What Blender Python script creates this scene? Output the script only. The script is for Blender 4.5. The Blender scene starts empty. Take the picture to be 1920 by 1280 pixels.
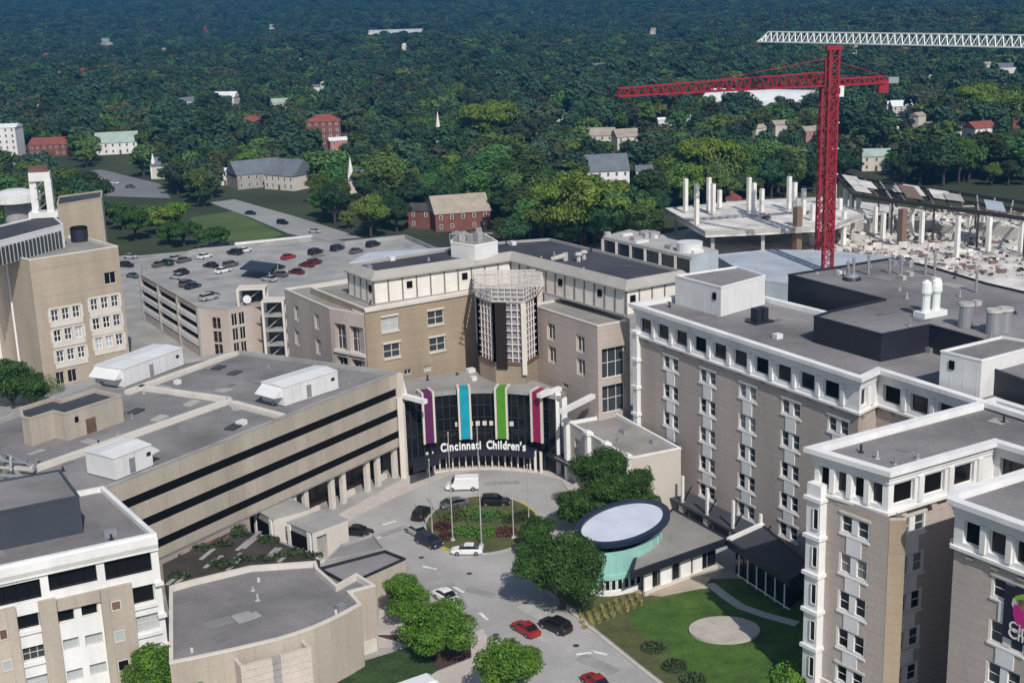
import bpy, math, random
from mathutils import Vector, Matrix, noise
import numpy as np
random.seed(7)
SC = bpy.context.scene
COL = SC.collection
# ------------------------------------------------------------------ camera, sky, sun, exposure
CAM_H, F_PX, PITCH, ROLL = 80.0, 2501.2, 0.26086, -0.03218
_f = Vector((0, math.cos(PITCH), -math.sin(PITCH))); _u = Vector((0, math.sin(PITCH), math.cos(PITCH))); _r = Vector((1, 0, 0))
RT = _r * math.cos(ROLL) + _u * math.sin(ROLL); UP = _u * math.cos(ROLL) - _r * math.sin(ROLL)
cam = bpy.data.cameras.new('camera'); camo = bpy.data.objects.new('camera', cam); COL.objects.link(camo)
m = Matrix((RT, UP, -_f)).transposed().to_4x4(); m.translation = (0, 0, CAM_H); camo.matrix_world = m
cam.sensor_width = 36.0; cam.lens = 36.0 * F_PX / 1920.0; cam.clip_end = 30000; cam.clip_start = 1.0
SC.camera = camo
SUN_EL = math.radians(43); SUN_H = Vector((0.26, -0.966)).normalized()
wd = bpy.data.worlds.new('World'); SC.world = wd; wd.use_nodes = True
nt = wd.node_tree; sky = nt.nodes.new('ShaderNodeTexSky'); sky.sky_type = 'NISHITA'; sky.sun_disc = False
sky.sun_elevation = SUN_EL; sky.sun_rotation = math.atan2(SUN_H.x, SUN_H.y)
nt.links.new(sky.outputs[0], nt.nodes['Background'].inputs[0]); nt.nodes['Background'].inputs[1].default_value = 0.10
sl = bpy.data.lights.new('sun', 'SUN'); sl.energy = 4.4; sl.angle = math.radians(0.6); sl.color = (1, 0.95, 0.88)
so = bpy.data.objects.new('sun', sl); COL.objects.link(so)
sd = Vector((SUN_H.x * math.cos(SUN_EL), SUN_H.y * math.cos(SUN_EL), math.sin(SUN_EL)))
so.rotation_euler = sd.to_track_quat('Z', 'Y').to_euler(); so.location = (0, 0, 300)
SC.view_settings.view_transform = 'Standard'; SC.view_settings.look = 'None'; SC.view_settings.exposure = 0.0; SC.view_settings.gamma = 1.0
SC.render.engine = 'CYCLES'
SC.cycles.max_bounces = 5; SC.cycles.diffuse_bounces = 3; SC.cycles.glossy_bounces = 3; SC.cycles.volume_bounces = 0; SC.cycles.transparent_max_bounces = 4
# ------------------------------------------------------------------ pixel -> place
def ray(x, y): return RT * ((x - 960) / F_PX) - UP * ((y - 640) / F_PX) + _f
def G(x, y, z=0.0):
    d = ray(x, y); t = (z - CAM_H) / d.z
    return Vector((d.x * t, d.y * t, z))
def G2(x, y, z=0.0):
    g = G(x, y, z); return Vector((g.x, g.y))
def W(x, y, P0, P1):
    """pixel ray on the vertical plane through P0,P1 -> (u along P0->P1, z)"""
    d = ray(x, y); e = Vector((P1.x - P0.x, P1.y - P0.y)); L = e.length; e /= L; n = Vector((e.y, -e.x))
    t = (n.x * P0.x + n.y * P0.y) / (n.x * d.x + n.y * d.y)
    return ((d.x * t - P0.x) * e.x + (d.y * t - P0.y) * e.y, CAM_H + d.z * t)
# ------------------------------------------------------------------ materials
MATS = {}
def lin(c): return tuple((v / 12.92 if v <= 0.04045 else ((v + 0.055) / 1.055) ** 2.4) for v in c)
def mat(name, col, rough=0.85, scale=0.0, amt=0.0, fine=0.0, bump=0.0, metal=0.0, spec=None, rand=0.0, col2=None, streak=False, joint=0.0, vjoint=0.0):
    if name in MATS: return MATS[name]
    M = bpy.data.materials.new(name); M.use_nodes = True; t = M.node_tree; N = t.nodes; L = t.links
    b = N['Principled BSDF']; b.inputs['Roughness'].default_value = rough; b.inputs['Metallic'].default_value = metal
    if spec is not None: b.inputs['Specular IOR Level'].default_value = spec
    out = None
    rgb = N.new('ShaderNodeRGB'); rgb.outputs[0].default_value = (*col, 1); out = rgb.outputs[0]
    geo = None
    if scale > 0 or fine > 0 or bump > 0:
        geo = N.new('ShaderNodeNewGeometry')
    if scale > 0:
        src = geo.outputs['Position']
        if streak:
            mp = N.new('ShaderNodeMapping'); mp.inputs['Scale'].default_value = (1, 1, .18); L.new(src, mp.inputs[0]); src = mp.outputs[0]
        nz = N.new('ShaderNodeTexNoise'); nz.inputs['Scale'].default_value = scale; nz.inputs['Detail'].default_value = 6; nz.inputs['Roughness'].default_value = .62
        L.new(src, nz.inputs['Vector'])
        mx = N.new('ShaderNodeMix'); mx.data_type = 'RGBA'; 
        cr = N.new('ShaderNodeMapRange'); cr.inputs['From Min'].default_value = .33; cr.inputs['From Max'].default_value = .67
        L.new(nz.outputs[0], cr.inputs[0]); L.new(cr.outputs[0], mx.inputs[0])
        a = col2 if col2 else tuple(v * (1 - amt) for v in col)
        c = tuple(min(1, v * (1 + amt * .6)) for v in col)
        mx.inputs[6].default_value = (*a, 1); mx.inputs[7].default_value = (*c, 1); out = mx.outputs[2]
    if fine > 0:
        n2 = N.new('ShaderNodeTexNoise'); n2.inputs['Scale'].default_value = 3.1; n2.inputs['Detail'].default_value = 4
        L.new(geo.outputs['Position'], n2.inputs['Vector'])
        mr = N.new('ShaderNodeMapRange'); mr.inputs['From Min'].default_value = .3; mr.inputs['From Max'].default_value = .7
        mr.inputs['To Min'].default_value = 1 - fine; mr.inputs['To Max'].default_value = 1 + fine; L.new(n2.outputs[0], mr.inputs[0])
        m2 = N.new('ShaderNodeMix'); m2.data_type = 'RGBA'; m2.blend_type = 'MULTIPLY'; m2.inputs[0].default_value = 1
        L.new(out, m2.inputs[6]); L.new(mr.outputs[0], m2.inputs[7]); out = m2.outputs[2]
    for ax, sp in ((2, joint), (0, vjoint)):
        if sp > 0:
            if geo is None: geo = N.new('ShaderNodeNewGeometry')
            sx = N.new('ShaderNodeSeparateXYZ'); L.new(geo.outputs['Position'], sx.inputs[0])
            dv = N.new('ShaderNodeMath'); dv.operation = 'DIVIDE'; dv.inputs[1].default_value = sp; L.new(sx.outputs[ax], dv.inputs[0])
            fr = N.new('ShaderNodeMath'); fr.operation = 'FRACT'; L.new(dv.outputs[0], fr.inputs[0])
            lt = N.new('ShaderNodeMath'); lt.operation = 'LESS_THAN'; lt.inputs[1].default_value = .09 / sp; L.new(fr.outputs[0], lt.inputs[0])
            fl = N.new('ShaderNodeMath'); fl.operation = 'FLOOR'; L.new(dv.outputs[0], fl.inputs[0])
            wn = N.new('ShaderNodeTexWhiteNoise'); wn.noise_dimensions = '1D'; L.new(fl.outputs[0], wn.inputs['W'])
            ma = N.new('ShaderNodeMath'); ma.operation = 'MULTIPLY_ADD'; ma.inputs[1].default_value = -.13; ma.inputs[2].default_value = 1.0; L.new(lt.outputs[0], ma.inputs[0])
            mw = N.new('ShaderNodeMath'); mw.operation = 'MULTIPLY_ADD'; mw.inputs[1].default_value = .045; L.new(wn.outputs[0], mw.inputs[0]); L.new(ma.outputs[0], mw.inputs[2])
            mj = N.new('ShaderNodeMix'); mj.data_type = 'RGBA'; mj.blend_type = 'MULTIPLY'; mj.inputs[0].default_value = 1; L.new(out, mj.inputs[6]); L.new(mw.outputs[0], mj.inputs[7]); out = mj.outputs[2]
    if rand > 0:
        oi = N.new('ShaderNodeObjectInfo'); hs = N.new('ShaderNodeHueSaturation')
        r1 = N.new('ShaderNodeMapRange'); r1.inputs['To Min'].default_value = .5 - rand * .045; r1.inputs['To Max'].default_value = .5 + rand * .07
        r2 = N.new('ShaderNodeMapRange'); r2.inputs['To Min'].default_value = 1 - rand * .75; r2.inputs['To Max'].default_value = 1 + rand * .9
        mm = N.new('ShaderNodeMath'); mm.operation = 'MULTIPLY'; mm.inputs[1].default_value = 7.31
        fr = N.new('ShaderNodeMath'); fr.operation = 'FRACT'
        L.new(oi.outputs['Random'], r1.inputs[0]); L.new(oi.outputs['Random'], mm.inputs[0]); L.new(mm.outputs[0], fr.inputs[0]); L.new(fr.outputs[0], r2.inputs[0])
        L.new(r1.outputs[0], hs.inputs['Hue']); L.new(r2.outputs[0], hs.inputs['Value']); L.new(out, hs.inputs['Color']); out = hs.outputs[0]
    L.new(out, b.inputs['Base Color'])
    if bump > 0:
        nb = N.new('ShaderNodeTexNoise'); nb.inputs['Scale'].default_value = 6; nb.inputs['Detail'].default_value = 5
        L.new(geo.outputs['Position'], nb.inputs['Vector'])
        bp = N.new('ShaderNodeBump'); bp.inputs['Strength'].default_value = bump; bp.inputs['Distance'].default_value = .1
        L.new(nb.outputs[0], bp.inputs['Height']); L.new(bp.outputs[0], b.inputs['Normal'])
    MATS[name] = M; return M
def S(r, g, b): return lin((r / 255, g / 255, b / 255))
M_TAN = mat('tan_precast', (.33, .265, .19), .9, .14, .2, .06, streak=True, joint=1.15)
M_TAUPE = mat('taupe_brick', (.46, .395, .355), .9, .12, .18, .07, streak=True, joint=.92)
M_BAND = mat('buff_band', (.42, .37, .31), .9, .14, .2, .07, streak=True, vjoint=1.6)
M_WHITE = mat('white_trim', (.78, .775, .765), .7, .25, .13, .04, streak=True)
M_CREAM = mat('cream_trim', (.62, .58, .52), .8, .3, .10, .04)
M_WPAN = mat('white_metal_panel', (.70, .70, .70), .5, .3, .08, .03)
M_ROOF = mat('grey_gravel_roof', (.215, .205, .206), .95, .06, .42, .10, .2)
M_ROOFD = mat('dark_membrane_roof', (.05, .052, .065), .8, .1, .35, .08)
M_ROOFL = mat('light_gravel_roof', (.27, .26, .245), .95, .12, .25, .10, .2)
M_SCREEN = mat('dark_metal_screen', (.016, .018, .03), .55, .2, .25, .05)
M_GLASS = mat('dark_glass', (.009, .010, .012), .10, spec=.38)
M_GLASS2 = mat('blue_grey_glass', (.045, .055, .062), .12, spec=.45)
M_BLIND = mat('pale_blind_glass', (.42, .45, .46), .25)
M_BLACK = mat('black_reveal', (.006, .0055, .0055), .8, spec=.1)
M_CONC = mat('concrete', (.42, .41, .39), .9, .2, .18, .08, .1)
M_CONCD = mat('weathered_concrete', (.33, .325, .315), .9, .15, .25, .1, .1)
M_STEEL = mat('galvanised_steel', (.45, .46, .48), .4, metal=.6)
M_RED = mat('red_crane_paint', (.27, .010, .024), .5)
M_WSTEEL = mat('white_steel', (.72, .76, .74), .5)
M_ASPH = mat('asphalt', (.37, .36, .35), .92, .09, .2, .09, .1)
M_WALK = mat('concrete_paving', (.50, .45, .42), .9, .3, .15, .06)
M_GRASS = mat('lawn_grass', (.055, .118, .013), .95, .3, .4, .25, .4)
M_GRASSD = mat('rough_grass', (.085, .095, .03), .95, .3, .35, .3, .4)
M_MULCH = mat('mulch', (.075, .04, .032), .95, .8, .3, .3, .3)
M_PAINT = mat('white_road_paint', (.72, .72, .70), .8, 1.5, .25)
M_YEL = mat('yellow_kerb_paint', (.55, .43, .07), .8, 1.0, .35)
M_BROWN = mat('brown_brick', (.16, .085, .065), .9, .3, .25, .1)
M_TEAL = mat('teal_glass_panel', (.30, .56, .52), .15, .3, .1, spec=.6)
M_NAVY = mat('navy_fascia', (.012, .022, .05), .4)
# ------------------------------------------------------------------ mesh helper
ORG = {}
class MB:
    def __init__(s): s.v = []; s.f = []
    def add(s, vs, fs):
        o = len(s.v); s.v += [tuple(v) for v in vs]; s.f += [tuple(i + o for i in f) for f in fs]; return s
    def poly(s, pts): return s.add(pts, [tuple(range(len(pts)))])
    def box(s, c, d, rz=0.0):
        x, y, z = d[0] / 2, d[1] / 2, d[2] / 2; ca, sa = math.cos(rz), math.sin(rz)
        vs = [(c[0] + a * x * ca - b * y * sa, c[1] + a * x * sa + b * y * ca, c[2] + e * z) for e in (-1, 1) for a, b in ((-1, -1), (1, -1), (1, 1), (-1, 1))]
        return s.add(vs, [(3, 2, 1, 0), (4, 5, 6, 7), (0, 1, 5, 4), (1, 2, 6, 5), (2, 3, 7, 6), (3, 0, 4, 7)])
    def prism(s, P, z0, z1, top=True, bottom=True):
        P = ccw(P); n = len(P)
        vs = [(p[0], p[1], z0) for p in P] + [(p[0], p[1], z1) for p in P]
        fs = [(i, (i + 1) % n, (i + 1) % n + n, i + n) for i in range(n)]
        if top: fs.append(tuple(range(n, 2 * n)))
        if bottom: fs.append(tuple(range(n - 1, -1, -1)))
        return s.add(vs, fs)
    def bar(s, p, q, w, h=None):
        p = Vector(p); q = Vector(q); d = (q - p)
        if d.length < 1e-6: return s
        d.normalize(); h = h or w
        a = d.cross(Vector((0, 0, 1)))
        if a.length < 1e-3: a = Vector((1, 0, 0))
        a.normalize(); b = a.cross(d)
        vs = [e + a * (i * w / 2) + b * (j * h / 2) for e in (p, q) for i, j in ((-1, -1), (1, -1), (1, 1), (-1, 1))]
        return s.add(vs, [(3, 2, 1, 0), (4, 5, 6, 7), (0, 1, 5, 4), (1, 2, 6, 5), (2, 3, 7, 6), (3, 0, 4, 7)])
    def tube(s, p, q, r0, r1=None, n=8):
        p = Vector(p); q = Vector(q); r1 = r0 if r1 is None else r1; d = (q - p).normalized()
        a = d.cross(Vector((0, 0, 1)));
        if a.length < 1e-3: a = Vector((1, 0, 0))
        a.normalize(); b = d.cross(a)
        vs = [e + (a * math.cos(2 * math.pi * i / n) + b * math.sin(2 * math.pi * i / n)) * r for e, r in ((p, r0), (q, r1)) for i in range(n)]
        return s.add(vs, [(i, (i + 1) % n, (i + 1) % n + n, i + n) for i in range(n)] + [tuple(range(n - 1, -1, -1)), tuple(range(n, 2 * n))])
    def sweep(s, path, prof, closed=False, cap=True):
        """prof: (offset to the right of the path, z); right of a ccw path = outwards"""
        n = len(path); rings = []
        for i in range(n):
            p = Vector(path[i][:2])
            a = Vector(path[i - 1][:2]) if (i > 0 or closed) else None
            b = Vector(path[(i + 1) % n][:2]) if (i < n - 1 or closed) else None
            e1 = (p - a).normalized() if a is not None else None; e2 = (b - p).normalized() if b is not None else None
            if e1 is None: e1 = e2
            if e2 is None: e2 = e1
            n1 = Vector((e1.y, -e1.x)); n2 = Vector((e2.y, -e2.x)); m = n1 + n2
            if m.length < 1e-4: m = n1.copy()
            m = m / max(.25, m.length_squared / 2)
            rings.append([(p.x + m.x * o, p.y + m.y * o, z) for o, z in prof])
        k = len(prof); vs = [v for r in rings for v in r]; fs = []
        for i in range(n if closed else n - 1):
            j = (i + 1) % n
            for q in range(k):
                q2 = (q + 1) % k
                fs.append((i * k + q, j * k + q, j * k + q2, i * k + q2))
        if not closed and cap: fs += [tuple(range(k - 1, -1, -1)), tuple((n - 1) * k + q for q in range(k))]
        return s.add(vs, fs)
    def mesh(s, name, mt):
        me = bpy.data.meshes.new(name); me.from_pydata(s.v, [], s.f); me.materials.append(mt); me.update(); return me
    def build(s, name, mt, parent=None, org=None, smooth=False):
        o3 = ORG.get(parent.name, Vector((0, 0, 0))) if parent else (org if org is not None else Vector((0, 0, 0)))
        me = bpy.data.meshes.new(name); me.from_pydata([(v[0] - o3[0], v[1] - o3[1], v[2] - o3[2]) for v in s.v], [], s.f)
        me.materials.append(mt); me.update()
        if smooth: me.shade_smooth()
        o = bpy.data.objects.new(name, me); COL.objects.link(o)
        if parent: o.parent = parent
        else: o.location = o3
        ORG[o.name] = Vector(o3)
        return o
def ccw(P):
    P = [Vector((p[0], p[1])) for p in P]
    a = sum(P[i].x * P[(i + 1) % len(P)].y - P[(i + 1) % len(P)].x * P[i].y for i in range(len(P)))
    return P if a > 0 else P[::-1]
def tag(o, label=None, cat=None, group=None, kind=None):
    if label: o['label'] = label
    if cat: o['category'] = cat
    if group: o['group'] = group
    if kind: o['kind'] = kind
    return o
def thing(name, label, cat, loc, group=None, rz=0.0):
    o = bpy.data.objects.new(name, None); COL.objects.link(o); o.location = loc; o.rotation_euler[2] = rz; o.empty_display_size = 1
    ORG[o.name] = Vector(loc); return tag(o, label, cat, group)
def copy_tree(o, parent=None):
    c = o.copy(); COL.objects.link(c); c.parent = parent
    for ch in list(o.children): copy_tree(ch, c)
    return c
def inst(name, me, parent, loc, rz=0.0, sub=None):
    o = bpy.data.objects.new(name, me); COL.objects.link(o)
    if parent: o.parent = parent
    o.location = Vector(loc) - (ORG[parent.name] if parent else Vector((0, 0, 0))); o.rotation_euler[2] = rz
    if sub:
        for nm, m2 in sub:
            c = bpy.data.objects.new(nm, m2); COL.objects.link(c); c.parent = o
    return o
# facade with real openings
def facade(mb, P0, P1, z0, z1, ops, depth=.35):
    e = Vector((P1.x - P0.x, P1.y - P0.y)); L = e.length; e /= L; n = Vector((e.y, -e.x))
    def p(u, z, d=0.0): return (P0.x + e.x * u - n.x * d, P0.y + e.y * u - n.y * d, z)
    ops = [(max(0.02, a), min(L - .02, b), max(z0 + .01, c), min(z1 - .01, d)) for a, b, c, d in ops]
    us = sorted({0.0, L} | {round(o[0], 3) for o in ops} | {round(o[1], 3) for o in ops})
    zs = sorted({z0, z1} | {round(o[2], 3) for o in ops} | {round(o[3], 3) for o in ops})
    for j in range(len(zs) - 1):
        zc = (zs[j] + zs[j + 1]) / 2; start = None
        for i in range(len(us)):
            hole = i == len(us) - 1 or any(a < (us[i] + us[i + 1]) / 2 < b and c < zc < d for a, b, c, d in ops)
            if hole:
                if start is not None: mb.poly([p(start, zs[j]), p(us[i], zs[j]), p(us[i], zs[j + 1]), p(start, zs[j + 1])]); start = None
            elif start is None: start = us[i]
    for a, b, c, d in ops:
        mb.poly([p(a, c), p(a, c, depth), p(a, d, depth), p(a, d)]); mb.poly([p(b, c), p(b, d), p(b, d, depth), p(b, c, depth)])
        mb.poly([p(a, c), p(b, c), p(b, c, depth), p(a, c, depth)]); mb.poly([p(a, d), p(a, d, depth), p(b, d, depth), p(b, d)])
_WM = {}
def win_mesh(w, h, depth, fm, gm, nx=1, nz=1, fw=.10):
    k = (round(w, 1), round(h, 1), depth, fm.name, gm.name, nx, nz, fw)
    if k not in _WM:
        w, h = k[0], k[1]; f = MB(); y = depth - .09
        for sx in (-1, 1): f.box((sx * (w / 2 - fw / 2), y, 0), (fw, .10, h))
        for sz in (-1, 1): f.box((0, y, sz * (h / 2 - fw / 2)), (w - 2 * fw, .10, fw))
        for i in range(1, nx): f.box((-w / 2 + w * i / nx, y, 0), (fw * .8, .09, h - 2 * fw))
        for j in range(1, nz): f.box((0, y + .004, -h / 2 + h * j / nz), (w - 2 * fw, .07, fw * .7))
        g = MB().box((0, depth - .03, 0), (w + .04, .03, h + .04))
        _WM[k] = (f.mesh('window', fm), g.mesh('pane', gm))
    return _WM[k]
def windows(root, P0, P1, ops, depth=.35, fm=None, gm=None, nx=1, nz=1, fw=.10):
    e = Vector((P1.x - P0.x, P1.y - P0.y)); L = e.length; e /= L; a = math.atan2(e.y, e.x)
    for u0, u1, z0, z1 in ops:
        g = gm if not isinstance(gm, (list, tuple)) else random.choice(gm)
        f, p = win_mesh(u1 - u0, z1 - z0, depth, fm or M_WHITE, g or M_GLASS, nx, nz, fw)
        uc = (u0 + u1) / 2
        inst('window', f, root, (P0.x + e.x * uc, P0.y + e.y * uc, (z0 + z1) / 2), a, [('pane', p)])
def building(name, label, cat, P, z0, z1, wm, rm, ops=None, par=.6, pw=.35, pm=None, depth=.35, group=None, coping=True):
    """P ccw list of 2d; ops {edge: [(u0,u1,z0,z1)...]}"""
    P = ccw(P); c = sum(P, Vector((0, 0))) / len(P); n = len(P)
    root = thing(name, label, cat, (c.x, c.y, z0), group)
    w = MB()
    for i in range(n): facade(w, P[i], P[(i + 1) % n], z0, z1, (ops or {}).get(i, []), depth)
    w.build('wall', wm, root)
    MB().prism(P, z1 - par - .25, z1 - par).build('roof', rm, root) if par <= 0.01 else MB().prism(inset(P, .04), z1 - par - .25, z1 - par).build('roof', rm, root)
    if par > 0.01:
        MB().sweep(P, [(.06, z1 - .22), (.06, z1 + .03), (-pw, z1 + .03), (-pw, z1 - par - .02), (-.02, z1 - par - .02), (-.02, z1 - .22)], closed=True).build('parapet', pm or M_CREAM, root)
    return root, P
def inset(P, d):
    r = []; n = len(P)
    for i in range(n):
        a, p, b = P[i - 1], P[i], P[(i + 1) % n]; e1 = (p - a).normalized(); e2 = (b - p).normalized()
        m = Vector((e1.y, -e1.x)) + Vector((e2.y, -e2.x)); m = m / max(.25, m.length_squared / 2); r.append(p - m * d)
    return r
def edge_of(P, q):
    """index of the edge of P whose midpoint is nearest q"""
    return min(range(len(P)), key=lambda i: ((P[i] + P[(i + 1) % len(P)]) / 2 - Vector((q[0], q[1]))).length)
# ------------------------------------------------------------------ text helper (flat lettering as mesh)
def text_mesh(txt, size, ext=.05, bold=.018):
    cu = bpy.data.curves.new('lettering', 'FONT'); cu.body = txt; cu.size = size; cu.extrude = ext; cu.align_x = 'CENTER'; cu.resolution_u = 3; cu.offset = size * bold
    o = bpy.data.objects.new('lettering', cu); COL.objects.link(o); dg = bpy.context.evaluated_depsgraph_get(); dg.update()
    me = bpy.data.meshes.new_from_object(o.evaluated_get(dg)); bpy.data.objects.remove(o); bpy.data.curves.remove(cu); return me
# ------------------------------------------------------------------ right-hand hospital towers
ZT = 30.0
M_BLIND2 = mat('half_drawn_blind', (.20, .20, .19), .3)
def pair_mesh():
    if 'pair' in _WM: return _WM['pair']
    def mk(w, h, nm):
        f = MB(); y = .20; fw = .24; mw = .85
        for sx in (-1, 1): f.box((sx * (w / 2 - fw / 2), y, 0), (fw, .30, h))
        for sz in (-1, 1): f.box((0, y + .01, sz * (h / 2 - .11)), (w - 2 * fw, .26, .22))
        f.box((0, y - .03, 0), (mw, .30, h - .44))
        for sx in (-1, 1): f.box((sx * (w / 4 + .08), .235, -.05), ((w - mw) / 2 - fw + .0, .05, .07))
        g = MB().box((0, .30, 0), (w + .02, .04, h + .02))
        return f.mesh(nm, M_WHITE), [g.mesh('pane', gm) for gm in (M_GLASS, M_GLASS, M_GLASS, M_GLASS2, M_GLASS2, M_BLIND2)]
    _WM['pair'] = mk; return mk
_pm = {}
def window_column(root, P0, P1, u, tops, w=4.1, h=2.5, link=True):
    e = (P1 - P0).normalized(); a = math.atan2(e.y, e.x); n = Vector((e.y, -e.x)); ops = []
    for k, zt in enumerate(tops):
        hh = 2.25 if k in (0, len(tops) - 1) else h
        key = (round(w, 2), hh)
        if key not in _pm: _pm[key] = pair_mesh()(w, hh, 'window')
        f, gs = _pm[key]; c = P0 + e * u
        inst('window', f, root, (c.x, c.y, zt - hh / 2), a, [('pane', random.choice(gs))])
        ops.append((u - w / 2, u + w / 2, zt - hh, zt))
        s = _pm.setdefault(('sill', round(w, 2)), MB().box((0, -.02, 0), (w + .12, .20, .22)).mesh('sill', M_WHITE))
        inst('sill', s, root, (c.x, c.y, zt - hh - .14 - .01), a)
        if k == 0 or k == len(tops) - 1:
            s2 = _pm.setdefault(('lintel', round(w, 2)), MB().box((0, -.02, 0), (w + .2, .22, .25)).mesh('lintel', M_CREAM))
            inst('lintel', s2, root, (c.x, c.y, zt + .14), a)
        if link and k < len(tops) - 1:
            gap = (zt - hh) - tops[k + 1]
            if gap > 0.6:
                s3 = _pm.setdefault(('spandrel', round(gap, 1)), MB().box((0, -.02, 0), (w * .5, .16, gap - .3)).mesh('spandrel', M_WHITE))
                inst('spandrel', s3, root, (c.x, c.y, zt - hh - .28 - (gap - .3) / 2 - .01), a)
    return ops
CORN = [(-.1, 28.25), (.18, 28.3), (.18, 28.75), (.34, 28.8), (.34, 29.1), (.85, 29.45), (.85, 30.0), (-.2, 30.0), (-.2, 29.2), (-.1, 29.15)]
def tower(name, label, cpoly, loggia, cols, wall_poly=None, z0=0.0, zl=24.9, dz=0.0):
    C = ccw(cpoly); P = inset(C, .85); c = sum(P, Vector((0, 0))) / len(P)
    root = thing(name, label, 'building', (c.x, c.y, z0))
    Wp = ccw(wall_poly) if wall_poly else inset(P, .12)
    n = len(P); lg = MB()
    for i in range(n):
        L = (P[(i + 1) % n] - P[i]).length; ops = loggia.get(i, [])
        ops = [(a, b, 25.55, 27.95) for a, b in ops if b < L - .2]
        facade(lg, P[i], P[(i + 1) % n], zl, 28.6, ops, .5)
        windows(root, P[i], P[(i + 1) % n], ops, .5, M_WHITE, [M_GLASS, M_GLASS, M_BLACK], 1, 1, .10)
        e = (P[(i + 1) % n] - P[i]).normalized(); a = math.atan2(e.y, e.x)
        if ops:
            sp = ops[1][0] - ops[0][0] if len(ops) > 1 else 4
            pl = _pm.setdefault('pier', MB().box((0, -.1, 0), (.62, .34, 2.9)).mesh('pier', M_WHITE)); br = _pm.setdefault('bracket', MB().box((0, -.05, 0), (.8, .26, .22)).mesh('bracket', M_TAUPE))
            for k, (a0, b0, _, _) in enumerate(ops):
                q = P[i] + e * (b0 + (sp - (b0 - a0)) / 2)
                if (q - P[(i + 1) % n]).length > .4 and (q - P[i]).dot(e) < L - .3: inst('pier', pl, root, (q.x, q.y, 26.75), a)
                q = P[i] + e * ((a0 + b0) / 2); inst('bracket', br, root, (q.x, q.y, 24.25), a)
    lg.build('loggia_band', M_WHITE, root)
    MB().sweep(P, [(.1, zl - .25), (.32, zl - .2), (.32, zl + .12), (-.1, zl + .12)], closed=True).build('string_course', M_WHITE, root)
    MB().sweep(P, [(o, z + dz) for o, z in CORN], closed=True).build('cornice', M_WHITE, root)
    MB().prism(inset(P, .3), 28.9, 29.28 + dz).build('roof', M_ROOF, root)
    w = MB(); nw = len(Wp)
    for i in range(nw):
        P0, P1 = Wp[i], Wp[(i + 1) % nw]; ops = []
        for u, tops in cols.get(i, []): ops += window_column(root, P0, P1, u, tops)
        facade(w, P0, P1, z0, zl, ops, .32)
    w.build('wall', M_TAUPE, root)
    return root, P, Wp
# --- long tower
a0, a1, a2 = G2(1178, 568, ZT), G2(1616, 710, ZT), G2(1650, 694, ZT)
eA = (a1 - a0).normalized(); eB = Vector((-eA.y, eA.x))
a3 = a2 + eA * 30; a4 = a3 + eB * 20; a5 = a0 + eB * 20
lw = [(1.1 + 4.72 * i, 4.15 + 4.72 * i) for i in range(11)]
tops = [23.2, 18.6, 14.0, 9.4, 4.8]
TA, PA, WA = tower('long_tower', 'long taupe brick hospital tower with white cornice beside the glass entrance', [a0, a1, a2, a3, a4, a5],
                   {0: lw, 1: [(.5, 2.2)], 2: [(1.0 + 4.72 * i, 4.05 + 4.72 * i) for i in range(5)]}, {0: [(9.2 + 9.32 * i, tops) for i in range(5)]})
def corner_column(root, P0, P1, u, z0, z1, step, win=True):
    e = (P1 - P0).normalized(); a = math.atan2(e.y, e.x); n = Vector((e.y, -e.x)); c = P0 + e * u + n * .25
    MB().box((c.x, c.y, (z0 + z1) / 2), (1.2, .9, z1 - z0), a).build('corner_pilaster', M_WHITE, root)
    led = _pm.setdefault('ledge', MB().box((0, 0, 0), (1.75, 1.4, .45)).mesh('ledge', M_WHITE)); z = z1 - .2
    while z > z0 + 1: inst('ledge', led, root, (c.x, c.y, z), a); z -= step
corner_column(TA, WA[0], WA[1], .35, 0, 25.6, 4.6)
# --- second tower
b0, b1, b2 = G2(1506, 836, ZT), G2(1670, 884, ZT), G2(1869, 827, ZT)
fA = Vector((.544, -.839)).normalized(); fB = (b2 - b1).normalized()
b3 = b2 + fA * 14; b4 = b3 + fB * 12; b5 = b0 + fB * 31
q1 = G2(1668, 973, 24.7); q2 = G2(1700, 973, 24.7)
gB = fB
wp = [inset(ccw([b0, b1, b2, b3, b4, b5]), 1.0)[0], q1, q2, q2 + fA * -2.6 + gB * .3, q2 + fA * -2.6 + gB * 12.5, inset(ccw([b0, b1, b2, b3, b4, b5]), 1.0)[3], inset(ccw([b0, b1, b2, b3, b4, b5]), 1.0)[4], inset(ccw([b0, b1, b2, b3, b4, b5]), 1.0)[5]]
tops2 = [23.4, 18.9, 14.4, 9.9, 5.4]
TB, PB, WB = tower('recessed_tower', 'taupe tower with white corner pilaster and chamfer coloured as sunlit beside the round lawn patio', [b0, b1, b2, b3, b4, b5],
                   {0: [(.6 + 2.25 * i, 2.05 + 2.25 * i) for i in range(4)], 1: [(.8 + 4.6 * i, 3.9 + 4.6 * i) for i in range(3)], 2: [(.8 + 4.4 * i, 4.1 + 4.4 * i) for i in range(2)]},
                   {0: [(5.6, tops2)], 3: [(3.6, tops2)]}, wall_poly=wp, dz=-.12)
MB().prism([q1 + Vector((0, -.06)), q2 + Vector((0.0, -.06)), q2, q1], 0, 24.6).build('chamfer', M_TAN, TB)  # tan overlay puts the direct sun on this strip into its colour
MB().sweep([WB[0], WB[1], WB[2]], [(.05, .2), (.25, .2), (.25, 2.6), (.05, 2.7)]).build('plinth', M_CREAM, TB)
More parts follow.
